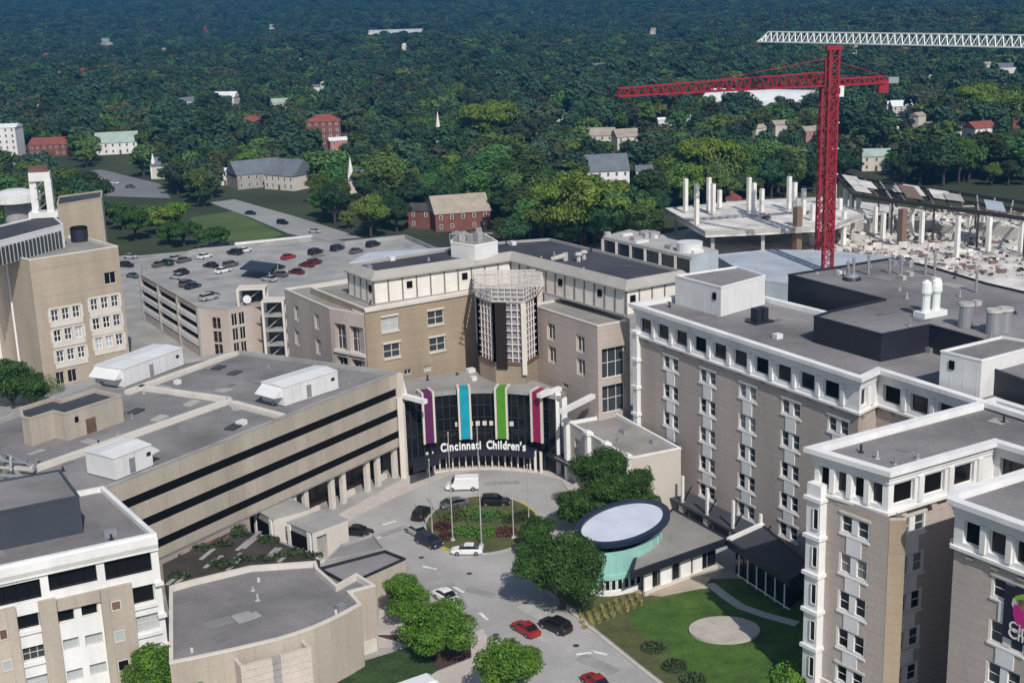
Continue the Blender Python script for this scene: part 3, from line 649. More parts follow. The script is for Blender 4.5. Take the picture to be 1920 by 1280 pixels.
for i in range(5, 20):                                  # white door posts under the canopy
    q = tow(arc[i], .9); MB().bar((q.x, q.y, 0), (q.x, q.y, 2.9), .26 if i % 2 else .16).build('door_post', M_CREAM, EN)
MB().sweep(arc[4:21], [(1.4, .02), (1.7, .02), (1.7, .35), (1.4, .35)]).build('threshold', M_CREAM, EN)
for i in (3, 4, 20, 21):
    q = tow(arc[i], 1.2); MB().bar((q.x, q.y, 0), (q.x, q.y, 3.9), .45).build('door_post', M_CREAM, EN)
for i in list(range(8, 17)):                            # pale upper lobby fittings seen through the glass
    q = tow(arc[i], .16); MB().box((q.x, q.y, 7.9), (.7, .06, .8), 0).build('pale_panel', M_CREAM, EN)
# end piers and white roof beams
for px, h in (((757, 896), 14.2), ((1049, 888), 14.4), ((1060, 884), 13.2)):
    g = G(*px); MB().box((g.x, g.y, h / 2), (.9, .9, h), .2).build('pier', M_WHITE if px[0] > 900 else M_CREAM, EN)
for (xa, ya), (xb, yb) in (((757, 742), (798, 753)), ((1050, 728), (1010, 742)), ((1052, 772), (1112, 742)), ((758, 738), (752, 716))):
    g, h = G(xa, ya, 14.3), G(xb, yb, 14.3); MB().bar(g, h, .9, .7).build('roof_beam', M_WHITE, EN)
g, h = G(1030, 845, 3.2), G(1105, 865, 3.2)
MB().prism([G2(1012, 845, 3.4), G2(1062, 838, 3.4), G2(1120, 868, 3.4), G2(1085, 885, 3.4)], 3.2, 3.6).build('side_canopy', M_SCREEN, EN)
MB().bar(G(1040, 858, 3.4), G(1083, 880, 3.4), .35, .4).build('canopy_edge', M_WHITE, EN)
MB().prism([G2(775, 862, 3.4), G2(815, 850, 3.4), G2(822, 868, 3.4), G2(775, 885, 3.4)], 3.2, 3.6).build('side_canopy', M_SCREEN, EN)
# sign letters on the canopy, one object per word as a thing
def arc_text(txt, t_c, size, z, label):
    q = tow(AC + (arc[12] - AC).normalized() * AR, 2.4)
    rr = AR - 2.3 * (1 if (AC - arc[12]).length > 0 else 1)
    n = len(txt); root = None; wds = {'i': .36, 'l': .36, 't': .45, "'": .32, 'r': .5, 'C': .86, ' ': .4}
    tot = sum(wds.get(c, .66) for c in txt) * size; pos = -tot / 2
    tm = math.atan2(arc[12].y - AC.y, arc[12].x - AC.x)
    cpos = AC + Vector((math.cos(tm - t_c), math.sin(tm - t_c))) * rr
    root = thing('entrance_sign', label, 'sign', (cpos.x, cpos.y, z))
    for c in txt:
        w = wds.get(c, .66) * size
        th = tm - t_c - (pos + w / 2) / rr; pos += w
        me = text_mesh(c, size * 1.22, .12, .03); me.materials.clear(); me.materials.append(M_LET)
        o = bpy.data.objects.new('letter', me); COL.objects.link(o); o.parent = root
        o.location = Vector((AC.x + rr * math.cos(th), AC.y + rr * math.sin(th), z)) - ORG[root.name]; o.rotation_euler = (math.pi / 2, 0, th - math.pi / 2); o.scale = (1.0, 1.35, 1.0)
    return tot
M_LET = mat('white_letter', (.82, .82, .80), .5)
w1 = arc_text('Cincinnati', -4.45 / AR, 1.24, 4.05, 'white lettering reading Cincinnati on the entrance canopy'); 
w2 = arc_text("Children's", 4.35 / AR, 1.24, 4.05, "white lettering reading Children's on the entrance canopy")
# banners
for nm, px, col in (('purple', 804, (.10, .012, .085)), ('cyan', 871, (.0, .30, .40)), ('green', 940, (.07, .27, .012)), ('crimson', 1006, (.27, .008, .075))):
    best = min(range(len(arc)), key=lambda i: abs(px - (960 + F_PX * (Vector((arc[i].x, arc[i].y, 6 - CAM_H)).dot(RT)) / (Vector((arc[i].x, arc[i].y, 6 - CAM_H)).dot(_f)))))
    t = None
    for f_ in [k / 200 for k in range(201)]:
        p = arc[0].lerp(arc[-1], f_); i = min(23, int(f_ * 24)); p = arc[i].lerp(arc[i + 1], f_ * 24 - i); p2 = tow(p, 1.3); v = Vector((p2.x, p2.y, 10 - CAM_H)); x = 960 + F_PX * v.dot(RT) / v.dot(_f)
        if t is None or abs(x - px) < t[0]: t = (abs(x - px), p2, (AC - p).normalized())
    _, c, out = t; e = Vector((-out.y, out.x)); a = math.atan2(e.y, e.x)
    r = thing('entrance_banner', f'tall {nm} banner in a white frame on the glass entrance', 'banner', (c.x, c.y, 5.6), 'coloured entrance banners')
    pm_ = mat('banner_' + nm, col, .6, .8, .15)
    MB().box((c.x, c.y, 9.95), (1.45, .16, 8.8), a).build('panel', pm_, r)
    for s in (-1, 1):
        q = c + e * (s * .95); MB().box((q.x, q.y, 10.0), (.34, .45, 9.0), a).build('frame_post', M_CREAM, r)
        q2 = q - out * 2.6; MB().bar((q.x, q.y, 14.3), (q2.x, q2.y, 14.3), .40, .5).build('top_arm', M_CREAM, r)
    q = c - out * 1.3; MB().box((q.x, q.y, 14.25), (1.45, 2.7, .14), a).build('top_panel', pm_, r)
# low link wing between the entrance and the long tower
lk = [G2(1066, 790, 10.2), G2(1182, 858, 10.2)]
eK_ = (lk[1] - lk[0]).normalized(); nk = Vector((-eK_.y, eK_.x))
LP = ccw([lk[0], lk[1], lk[1] + nk * 9, lk[0] + nk * 9]); ei = edge_of(LP, (lk[0] + lk[1]) / 2); Pa, Pb = LP[ei], LP[(ei + 1) % 4]; L = (Pb - Pa).length
ops = [(L * .10 + k * L * .30, L * .10 + k * L * .30 + 2.0, 3.2, 8.0) for k in range(3)]
LK, _ = building('link_wing', 'low pale link wing with white pilasters between the entrance and the long tower', 'building', LP, 0, 10.2, mat('pale_render', (.52, .48, .43), .85, .15, .1), M_ROOFL, {ei: ops}, .5, .35, M_WHITE, .5)
windows(LK, Pa, Pb, ops, .5, M_CREAM, [M_BLIND, M_GLASS2], 2, 3, .12)
e = (Pb - Pa).normalized(); nn = Vector((e.y, -e.x))
for k in (0, .36, .66, .98):
    q = Pa + e * (L * k) + nn * .3; MB().box((q.x, q.y, 5.4), (.9, .8, 10.8), math.atan2(e.y, e.x)).build('pilaster', M_WHITE, LK); MB().box((q.x, q.y, 10.4), (1.4, 1.2, .5), math.atan2(e.y, e.x)).build('capital', M_WHITE, LK)
# ------------------------------------------------------------------ striped building on the left
ZS = 18.5
s0, s1 = G2(220, 905, ZS), G2(745, 697, ZS); eS = (s1 - s0).normalized(); nS = Vector((-eS.y, eS.x))
s0 = s0 - eS * 10
sb = [G2(450, 657, ZS), G2(345, 674, ZS), G2(187, 716, ZS), G2(-60, 806, ZS)]
SPoly = ccw([s0, s1] + sb)
SB = thing('striped_office', 'long buff building with three black ribbon windows facing the drive', 'building', (s1.x, s1.y, 0))
w = MB(); L = (s1 - s0).length
rib = [(10.0, L - .6, 14.5, 15.8), (10.0, L - .6, 10.85, 12.15), (10.0, L - .6, 7.15, 8.4)]
for i in range(len(SPoly)):
    p, q = SPoly[i], SPoly[(i + 1) % len(SPoly)]
    front = (p - s0).length < .1 and (q - s1).length < .1
    facade(w, p, q, 5.7, ZS, rib if front else [], .22)
w.build('wall', M_BAND, SB)
MB().prism(inset(SPoly, .1), 5.45, 5.75).build('soffit', M_CONCD, SB)
MB().prism(inset(SPoly, .1), 17.5, 17.9).build('roof', M_ROOF, SB)
MB().sweep(SPoly, [(.05, ZS - .15), (.05, ZS + .05), (-.5, ZS + .05), (-.5, 17.85), (-.05, 17.85), (-.05, ZS - .15)], closed=True).build('parapet', M_CONCD, SB)
gl = MB(); k = 9; a = math.atan2(eS.y, eS.x)
for u0_, u1_, z0_, z1_ in rib:
    for j in range(k):
        d = (u1_ - u0_) / k; c = s0 + eS * (u0_ + d * (j + .5)); f, p = win_mesh(d - .02, z1_ - z0_, .2, M_BLACK, M_BLACK, 4, 1, .08)
        inst('window', f, SB, (c.x, c.y, (z0_ + z1_) / 2), a, [('pane', p)])
# recessed ground floor with pale piers, blank wall at the garden end
fr = s0 + eS * 33
lw_ = [fr + nS * 4, s1 - eS * .5 + nS * 4, s1 - eS * .5 + nS * 16, fr + nS * 16]
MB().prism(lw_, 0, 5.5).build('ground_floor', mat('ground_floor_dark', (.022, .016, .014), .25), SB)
MB().prism([s0 + nS * .25, fr + nS * .25, fr + nS * 16, s0 + nS * 16], 0, 5.7).build('garden_wall', mat('pinkish_wall', (.36, .30, .28), .9, .2, .12), SB)
for u in (L - 1.0, L - 5.5, L - 8.2, L - 14.2, L - 16.9, L - 23, L - 25.7):
    c = s0 + eS * u + nS * .9; MB().box((c.x, c.y, 2.85), (.9, .7, 5.7), a).build('pier', M_CREAM, SB)
for u in (L - 3.2, L - 11.5, L - 20):
    c = s0 + eS * u + nS * 2.2; MB().box((c.x, c.y, .45), (2.6, .6, .9), a).build('planter_wall', M_CREAM, SB)
c = s1 + eS * .3 - nS * .1; MB().box((c.x, c.y, 9), (.9, 1.0, 18.3), a).build('end_fin', M_CREAM, SB)
# roof curbs
for (xa, ya), (xb, yb) in (((442, 663), (238, 737)), ((262, 727), (430, 751)), ((432, 752), (66, 880)), ((436, 757), (530, 782)), ((66, 880), (20, 872))):
    p, q = G(xa, ya, 18.1), G(xb, yb, 18.1); MB().bar(p, q, 1.2, .9).build('roof_curb', M_CREAM, SB)
for x, y in ((440, 700), (437, 802), (255, 772), (360, 757), (410, 690), (300, 785)):
    g = G(x, y, 17.92); MB().box((g.x, g.y, 18.05), (2.4, 1.6, .28), a + .2).build('roof_hatch', random.choice([M_CONC, M_ROOFD, M_CONC]), SB)
def ahu(near, right, left, label, hood_end):
    z = 17.92; n_, r_, l_ = G(*near, z), G(*right, z), G(*left, z); e = (r_ - n_); Ln = e.length; e /= Ln; d = Vector((-e.y, e.x, 0)); D = max(2.2, (l_ - n_).dot(d))
    root = thing('air_handler', label, 'air handler', n_, 'white air handling units on the striped building'); H = 3.3
    V2 = lambda u, v: (n_.x + e.x * u + d.x * v, n_.y + e.y * u + d.y * v)
    def V3(u, v, zz): return (*V2(u, v), z + zz)
    MB().prism([V2(0, 0), V2(Ln, 0), V2(Ln, D), V2(0, D)], z + .25, z + H, top=False).add([V3(-.1, -.1, H - .05), V3(Ln + .1, -.1, H - .05), V3(Ln + .1, D + .1, H - .05), V3(-.1, D + .1, H - .05), V3(-.1, D / 2, H + .28), V3(Ln + .1, D / 2, H + .28)],
        [(0, 1, 5, 4), (2, 3, 4, 5), (1, 2, 5), (3, 0, 4), (3, 2, 1, 0)]).build('casing', M_WPAN, root)
    MB().prism([V2(.15, .15), V2(Ln - .15, .15), V2(Ln - .15, D - .15), V2(.15, D - .15)], z - .02, z + .25).build('curb', M_CONCD, root)
    u0_, s = (0, -1) if hood_end == 0 else (Ln, 1)
    hp = [V3(u0_, .3, H - .2), V3(u0_, D - .3, H - .2), V3(u0_ + s * 1.7, D - .3, H - 1.5), V3(u0_ + s * 1.7, .3, H - 1.5), V3(u0_, .3, H - 1.7), V3(u0_, D - .3, H - 1.7)]
    MB().add(hp, [(0, 1, 2, 3), (3, 2, 5, 4), (0, 3, 4), (1, 5, 2)]).build('intake_hood', M_WPAN, root)
    for k in range(1, int(Ln / 1.7)):
        MB().bar(V3(k * 1.7, -.015, .3), V3(k * 1.7, -.015, H - .1), .05).build('panel_joint', M_CONC, root)
    q = V3(Ln * .45, -.04, 1.45); MB().box(q, (.95, .07, 2.0), math.atan2(e.y, e.x)).build('door', M_STEEL, root)
    q = V3(Ln * .9, -.04, 2.1); MB().box(q, (.7, .07, .5), math.atan2(e.y, e.x)).build('louvre', M_SCREEN, root)
ahu((234, 728), (345, 686), (190, 716), 'white rooftop air handler beside the taupe tower with an angled hood', 0)
ahu((534, 764), (635, 731), (482, 756), 'white rooftop air handler near the end of the striped building by the entrance', 0)
ahu((218, 903), (288, 875), (157, 892), 'white rooftop air handler at the striped facade next to the white office', 1)
# tan roof house
z = 17.92; n_, r_, l_ = G(126, 827, z), G(234, 790, z), G(42, 822, z); e = (r_ - n_).normalized(); Ln = (r_ - n_).length; d = Vector((-e.y, e.x, 0)); D = 6.5
Q = [Vector((n_.x, n_.y)) + Vector((e.x, e.y)) * u + Vector((d.x, d.y)) * v for u, v in ((0, 0), (Ln, 0), (Ln, D), (Ln * .42, D), (Ln * .42, D + 2), (-1.5, D + 2), (-4.0, 4.5), (-4.0, 2.6), (0, 2.6))]
RH, _ = building('roof_house', 'buff stair house with dark recessed roof and a dark door on the striped building', 'roof block', Q, z, z + 4.2, M_BAND, M_ROOFD, None, .5, .4, M_BAND)
c = n_ + e * (Ln * .42) - d * .04; MB().box((c.x, c.y, z + 1.15), (1.7, .1, 2.3), math.atan2(e.y, e.x)).build('door', M_BROWN, RH)
c = n_ - d * .04 + e * 2.0; MB().box((c.x, c.y, z + 2.8), (.6, .1, .8), math.atan2(e.y, e.x)).build('louvre', M_BLACK, RH)
pr = thing('roof_pipework', 'tangle of pale insulated pipes on the striped building roof', 'pipework', G(50, 870, 17.92))
for (xa, ya), (xb, yb), zz in (((-10, 875), (62, 882), .7), ((62, 882), (70, 860), .7), ((-10, 862), (50, 868), 1.2), ((10, 850), (55, 872), .9), ((-10, 890), (45, 893), .5), ((20, 856), (20, 880), 1.5)):
    MB().tube(G(xa, ya, 17.92 + zz), G(xb, yb, 17.92 + zz), .22, .22, 8).build('pipe', random.choice([M_STEEL, M_CONC, M_WPAN]), pr)
for x, y in ((0, 872), (30, 876), (60, 880), (50, 868)): MB().bar(G(x, y, 17.92), G(x, y, 17.92) + Vector((0, 0, 1.2)), .14).build('support', M_STEEL, pr)
# ------------------------------------------------------------------ white office, lower left
ZW = 21.0
o1, o0 = G2(292.5, 999.5, ZW), G2(-140, 1092, ZW); ob = G2(193, 911, ZW); eO = (o1 - o0).normalized()
OP = ccw([o0, o1, ob, ob - eO * (o1 - o0).length]); ei = edge_of(OP, (o0 + o1) / 2); Pa, Pb = OP[ei], OP[(ei + 1) % 4]; aO = math.atan2(eO.y, eO.x); nO = Vector((eO.y, -eO.x))
def zo(xl, xr, yt, yb):
    X = lambda v: v / 3.3675; Y = lambda v: 900 + v / 3.3675
    ur, zt = W(X(xr), Y(yt), Pa, Pb); _, zb = W(X(xr), Y(yb), Pa, Pb); ul, _ = W(X(xl), Y(yt + (xr - xl) * .22), Pa, Pb); return (ul, ur, zb, zt)
big = [zo(655, 950, 450, 575), zo(300, 605, 530, 640), zo(-60, 250, 620, 745), zo(-400, -110, 700, 830)]
rightw = [zo(820, 970, 650, 765), zo(845, 1000, 830, 940), zo(870, 1025, 1020, 1130)]; leftw = [zo(105, 245, 830, 925), zo(140, 280, 1030, 1120), zo(165, 305, 1215, 1300)]
prs = [zo(355, 465, 800, 885), zo(510, 612, 765, 845), zo(395, 495, 985, 1060), zo(535, 645, 955, 1030), zo(420, 520, 1180, 1255), zo(565, 670, 1140, 1215)]
sml = [zo(690, 755, 740, 805), zo(710, 780, 930, 1000), zo(735, 805, 1110, 1180)]; sm2 = [zo(-15, 40, 920, 990), zo(5, 70, 1115, 1185)]
ops = big + rightw + leftw + prs
OF, _ = building('white_office', 'white framed office block with large dark top windows and buff piers', 'building', OP, 0, ZW, M_WHITE, M_ROOF, {ei: ops}, .55, .5, M_WHITE, .5)
windows(OF, Pa, Pb, big, .5, M_BLACK, M_GLASS, 4, 1, .06); windows(OF, Pa, Pb, rightw[:1] + leftw[:1], .5, M_CREAM, M_GLASS, 1, 1, .06)
windows(OF, Pa, Pb, rightw[1:] + leftw[1:], .5, M_CREAM, [M_BLIND, M_GLASS2], 3, 2, .07); windows(OF, Pa, Pb, prs[:2], .5, M_CREAM, M_GLASS, 1, 1, .06); windows(OF, Pa, Pb, prs[2:], .5, M_CREAM, [M_BLIND, M_GLASS, M_BLIND], 3, 1, .06)
MB().sweep([Pa, Pb], [(.02, 19.0), (.3, 19.05), (.3, 19.3), (.55, 19.9), (.55, 20.75), (.02, 20.8)]).build('cornice', M_WHITE, OF)
def ux(x, y): return W(x / 3.3675, 900 + y / 3.3675, Pa, Pb)
def slab(xa, xb, ya, z0_, th, name, mt):
    ua, _ = ux(xa, ya); ub, zt = ux(xb, ya); c = Pa + eO * ((ua + ub) / 2) + nO * (th / 2)
    MB().box((c.x, c.y, (z0_ + zt) / 2), (ub - ua, th, zt - z0_), aO).build(name, mt, OF); return zt
z_t = slab(620, 825, 640, 0, .5, 'buff_pier', M_BAND); slab(232, 345, 735, 0, .5, 'buff_pier', M_BAND); slab(-130, 92, 790, 0, .5, 'buff_pier', M_BAND)
ua, za = ux(350, 715); ub, zb = ux(618, 650); c = Pa + eO * ((ua + ub) / 2) + nO * .2
MB().box((c.x, c.y, prs[1][3] + .75), (ub - ua, .4, 1.4), aO).build('buff_lintel', M_BAND, OF)
for o in sml + sm2:
    f, p = win_mesh(o[1] - o[0], o[3] - o[2], .12, M_CREAM, random.choice([M_BLIND, M_GLASS, M_BROWN]), 1, 1, .1); c = Pa + eO * ((o[0] + o[1]) / 2) + nO * .58; inst('window', f, OF, (c.x, c.y, (o[2] + o[3]) / 2), aO, [('pane', p)])
for o in rightw + leftw:
    c = Pa + eO * ((o[0] + o[1]) / 2) + nO * .1; MB().box((c.x, c.y, o[2] - .3), (o[1] - o[0] + .3, .35, .4), aO).build('sill', M_WHITE, OF)
for zz in (3.2, 7.2, 11.0, 15.0):
    c = Pb - eO * .35 + nO * .2; MB().box((c.x, c.y, zz), (1.0, .8, .35), aO).build('corner_ledge', M_WHITE, OF)
block('dark_roof_house', 'dark slate coloured plant house on the white office roof', 'roof block', [(-80, 975), (148, 929), (112, 880), (-80, 915)], 20.4, 25.0, mat('slate_metal', (.045, .055, .075), .6, .15, .15), M_ROOF, .15)
# ------------------------------------------------------------------ low building with a curved wall
ZL = 8.8
lp = [(318, 1098), (360, 1086), (469, 1060), (592, 1051), (596, 1064), (631, 1095), (668, 1074), (703, 1096), (657, 1108), (677, 1131), (650, 1146), (622, 1160), (590, 1174), (557, 1186), (524, 1196), (491, 1204), (426, 1219), (360, 1233), (318, 1241)]
LPp = [G2(x, y, ZL) for x, y in lp]
LWB, _ = building('auditorium', 'low windowless building with grey roof and long curved buff wall', 'building', LPp, 0, ZL, M_BAND, M_ROOF, None, .7, .4, M_CREAM)
for (x, y) in ((630, 1150), (660, 1118), (485, 1090), (360, 1222)):
    g = G(x, y, ZL - .68); MB().tube(g, g + Vector((0, 0, .5)), .2, .2, 8).build('roof_vent', M_CREAM, LWB)
# stone enclosure against the curved wall
sp_ = [G2(451, 1250, 7.6), G2(583, 1213, 7.6)]; eE = (sp_[1] - sp_[0]).normalized(); nE = Vector((-eE.y, eE.x))
ES = thing('stone_enclosure', 'pale stone panelled enclosure standing against the curved wall', 'enclosure', (*sp_[0], 0)); LE = (sp_[1] - sp_[0]).length
M_STONE = mat('pale_stone', (.56, .49, .43), .9, .4, .12, .08)
def encl(u0_, u1_, v0, v1, z0_, z1_, nm, mt):
    q = [sp_[0] + eE * u + nE * v for u, v in ((u0_, v0), (u1_, v0), (u1_, v1), (u0_, v1))]; MB().prism(q, z0_, z1_).build(nm, mt, ES)
encl(0, LE * .44, 0, .4, 0, 7.6, 'stone_panel', M_STONE); encl(LE * .44, LE * .56, .1, .4, 0, 7.58, 'stone_recess', M_CONCD); encl(LE * .56, LE, 0, .4, 0, 7.6, 'stone_panel', M_STONE)
encl(0, .4, .42, 3.2, 0, 7.57, 'side_wall', M_STONE); encl(LE - .4, LE, .42, 3.2, 0, 7.57, 'side_wall', M_STONE)
for k in range(1, 9): encl(.05, LE - .05, -.015, 0, k * .86, k * .86 + .03, 'stone_joint', M_CONCD)
# planted court between the striped building and the low building
ct = [G2(300, 1032, 4.5), G2(432, 986, 4.5), G2(505, 1008, 4.5), G2(600, 1050, 4.5), G2(470, 1064, 4.5), G2(312, 1096, 4.5)]
GC = thing('garden_terrace', 'shaded planted terrace with rows of paving beneath the striped building', 'terrace', (ct[0].x, ct[0].y, 0))
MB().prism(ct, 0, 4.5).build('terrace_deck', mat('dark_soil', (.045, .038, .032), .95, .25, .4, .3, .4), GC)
def leafpatch(mb, c, rx, ry, h, n, sz):
    for _ in range(n):
        t = random.random() * 6.283; r = math.sqrt(random.random()); x, y = c[0] + rx * r * math.cos(t), c[1] + ry * r * math.sin(t); z = c[2] + h * random.random() * (1 - r * r * .6)
        v = Vector((random.gauss(0, 1), random.gauss(0, 1), random.gauss(.5, 1))).normalized(); a_ = v.orthogonal().normalized() * sz * random.uniform(.6, 1.3); b_ = v.cross(a_)
        p = Vector((x, y, z)); mb.poly([p - a_ * .8 - b_ * .5, p + a_ * .8 - b_ * .5, p + a_ * .5 + b_ * .6, p - a_ * .5 + b_ * .6])
M_LEAFD = mat('dark_shrub_leaf', (.035, .06, .02), .8, rand=.3); M_LEAF = mat('tree_leaf', (.060, .105, .028), .75, rand=.75, spec=.25); M_LEAFB = mat('bright_leaf', (.085, .18, .022), .7, rand=.3, spec=.3)
def inpoly(x, y, P):
    c = False; n = len(P)
    for i in range(n):
        a_, b_ = P[i], P[(i + 1) % n]
        if (a_[1] > y) != (b_[1] > y) and x < (b_[0] - a_[0]) * (y - a_[1]) / (b_[1] - a_[1]) + a_[0]: c = not c
    return c
xs = [p.x for p in ct]; ys = [p.y for p in ct]; cnt = 0
for _ in range(400):
    x, y = random.uniform(min(xs), max(xs)), random.uniform(min(ys), max(ys))
    if inpoly(x, y, ct) and cnt < 34:
        cnt += 1; mb = MB()
        if cnt % 2: leafpatch(mb, (x, y, 4.5), 1.6, .8, 1.0, 150, .22); mb.build('shrub', M_LEAFD, GC)
        else: mb.box((x, y, 4.53), (random.uniform(2, 4), .6, .1), a + .3); mb.build('paving_strip', random.choice([M_CONCD, M_BROWN, M_CONCD]), GC)
# porches and small flat roofs at the drop-off
def frame_porch(p0, p1, z1, depth, label, opening):
    q0, q1 = G2(*p0, z1), G2(*p1, z1); e = (q1 - q0).normalized(); n_ = Vector((-e.y, e.x)); L = (q1 - q0).length
    root = thing('entrance_porch', label, 'porch', (q0.x, q0.y, 0)); ang = math.atan2(e.y, e.x)
    w_ = MB(); facade(w_, q0, q1, 0, z1, [opening(L)], .4); w_.build('front', M_CREAM, root)
    MB().prism([q0 + n_ * .45, q1 + n_ * .45, q1 + n_ * depth, q0 + n_ * depth], 0, z1 - .05).build('body', M_CONCD, root)
    MB().prism([q0 - e * .1 + n_ * .0, q1 + e * .1, q1 + e * .1 + n_ * depth, q0 - e * .1 + n_ * depth], z1, z1 + .2).build('roof', M_CONCD, root)
    sd_ = q0 - e * .05 + n_ * (depth / 2 + .2); MB().box((sd_.x, sd_.y, 2.2), (.12, depth - 1.8, 3.8), ang).build('opening_shade_panel', M_BLACK, root)  # black panel on the solid side, paints the shade inside an opening
    for v in (.7, depth - .5): p_ = q0 - e * .08 + n_ * v; MB().box((p_.x, p_.y, z1 / 2), (.3, .7, z1 - .1), ang).build('white_jamb', M_WHITE, root)
    return root
frame_porch((512, 975), (580, 955), 5.2, 6, 'pale framed porch with a wide dark window under the striped building', lambda L: (L * .3, L * .85, 1.4, 3.6))
frame_porch((585, 1000), (652, 975), 5.0, 6, 'pale framed porch with dark doorway beside the parked dark car', lambda L: (L * .12, L * .40, .2, 4.2))
for px, z1, lab in (([(597, 1064), (652, 1094), (760, 1046), (722, 1031)], 5.4, 'flat grey roof block with dark coping beside the curved building'), ([(610, 1050), (640, 1020), (700, 1000), (722, 1028)], 4.2, 'small flat canopy roof between the porch and the drive'), ([(468, 1010), (485, 1000), (590, 1038), (500, 1040)], 4.2, 'wedge shaped flat roof beside the planted terrace')):
    block('flat_roof_block', lab, 'roof block', px, 0, z1, M_BAND if z1 > 5 else M_CONCD, M_ROOF, .3, M_SCREEN if z1 > 5 else M_CONCD)
# ------------------------------------------------------------------ tan tower at the far left
ZX = 28.0
M_TOWT = mat('pale_tan_precast', (.41, .345, .27), .9, .14, .2, .06, streak=True, joint=1.4)
x0_, x1_ = G2(54, 487, ZX), G2(221, 461, ZX); eX = (x1_ - x0_).normalized(); nX = Vector((-eX.y, eX.x))
xl = G2(6, 474, ZX)
XP = ccw([x0_, x1_, x1_ + nX * 20, xl + nX * 24, xl]); ei = edge_of(XP, (x0_ + x1_) / 2); Pa, Pb = XP[ei], XP[(ei + 1) % 5]; aX = math.atan2(eX.y, eX.x)
def gops(cs, wd, hd): 
    r = []
    for x, y in cs:
        u, zc = W(x, y, Pa, Pb)
        for k in (-1, 0, 1): r.append((u + k * wd - wd * .36, u + k * wd + wd * .36, zc - hd / 2, zc + hd / 2))
    return r
gx = gops([(123, 588), (128, 626), (133, 664), (196, 568), (200, 604), (205, 640)], 2.35, 2.6)
u, zc = W(207, 521, Pa, Pb); one = [(u - 1.3, u + 1.3, zc - 1.3, zc + 1.3)]; u, zc = W(126, 706, Pa, Pb); low = [(u - 2.4, u - .6, zc - 1.4, zc + 1.4), (u + .2, u + 2.2, zc - 1.4, zc + 1.4)]
XT, _ = building('tan_tower', 'plain tan tower with two groups of white framed windows beside the garage', 'building', XP, 0, ZX, M_TOWT, M_ROOFL, {ei: gx + one + low}, .6, .5, M_CREAM, .4)
windows(XT, Pa, Pb, gx, .3, M_WHITE, [M_GLASS2, M_GLASS2, M_GLASS, M_BLIND], 2, 2, .2); windows(XT, Pa, Pb, one + low, .4, M_CREAM, M_GLASS, 2, 1, .1)
for x, y in ((123, 588), (128, 626), (133, 664), (196, 568), (200, 604), (205, 640)):
    u, zc = W(x, y, Pa, Pb); c = Pa + eX * u - nX * .08
    for dz, hh in ((-1.95, 1.15), (1.55, .35)): MB().box((c.x, c.y, zc + dz), (7.2, .24, hh), aX).build('white_band', M_CREAM, XT)
    for k in (-1.5, -.5, .5, 1.5): q = c + eX * (k * 2.35); MB().box((q.x, q.y, zc), (.62, .2, 2.7), aX).build('white_mullion', M_CREAM, XT)
for (x, y), (xb, yb) in (((60, 560), (205, 545)), ((95, 500), (215, 480))):
    u, zc = W(x, y, Pa, Pb); c = Pa + eX * ((Pb - Pa).length / 2) - nX * .02; MB().box((c.x, c.y, zc), ((Pb - Pa).length * .8, .08, .12), aX).build('score_line', M_TAUPE, XT)
cc = (XP[0] + XP[2]) / 2
MB().box((xl.x + 1.2, xl.y - .3, 14), (1.6, 1.2, 28), .3).build('white_pilaster', M_WHITE, XT)
side, _ = block('glazed_wing', 'white framed wing with dark windows attached to the tan tower', 'building', [(-120, 500), (4, 476), (4, 455), (-120, 470)], 0, 26, M_WHITE, M_ROOFL)
# roof plant of the tan tower
block('louvred_plant_room', 'white louvred plant room on the tan tower roof', 'roof block', [(-40, 462), (118, 420), (95, 400), (-40, 432)], 27.4, 32.5, M_WPAN, M_ROOFD, .3, M_WHITE)
PLp = [G2(x, y, 32.5) for x, y in ((-40, 462), (118, 420))]; e = (PLp[1] - PLp[0]).normalized(); L = (PLp[1] - PLp[0]).length; n_ = Vector((e.y, -e.x))
lo = thing('louvre_screen', 'row of grey louvre blades along the plant room on the tan tower', 'louvre screen', (*PLp[0], 27.6))
for k in range(int(L / 1.2)):
    q = PLp[0] + e * (k * 1.2 + .5) + n_ * .2; MB().box((q.x, q.y, 29.4), (.6, .25, 3.6), math.atan2(e.y, e.x)).build('blade', M_GLASS2, lo)
block('tan_roof_tower', 'blank tan lift tower rising behind the plant room', 'roof block', [(107, 384), (190, 370), (192, 357), (110, 368)], 0, 35.4, M_TOWT, M_ROOFD, .3, M_TOWT)
g = G(150, 452, 27.4); r = thing('roof_drum', 'black round fan drum at the foot of the tan lift tower', 'roof fan', g); MB().tube(g, g + Vector((0, 0, 2.9)), 1.9, 1.9, 16).build('drum', M_SCREEN, r); MB().tube(g + Vector((0, 0, 2.9)), g + Vector((0, 0, 3.3)), 2.0, 1.7, 16).build('rim', M_BLACK, r)
g = G(84, 405, 32.5); r = thing('white_flue', 'white twin legged flue tower with reddish top above the tan tower', 'flue', g)
for k in (-1, 1):
    MB().box((g.x + k * 1.7, g.y, 36.5), (1.5, 2.6, 8.4), .2).build('leg', M_WPAN, r)
MB().box((g.x, g.y, 41.6), (4.6, 3.0, 2.0), .2).build('head', M_WPAN, r); MB().box((g.x, g.y, 43.2), (4.0, 2.6, 1.4), .2).build('cap', M_BROWN, r); MB().box((g.x, g.y, 33.0), (6.4, 4.4, 1.2), .2).build('base', M_WPAN, r)
for k in (34, 36.5, 39): MB().bar((g.x - 1, g.y - 1.2, k), (g.x + 1, g.y - 1.2, k + 1.6), .2).build('brace', M_STEEL, r)
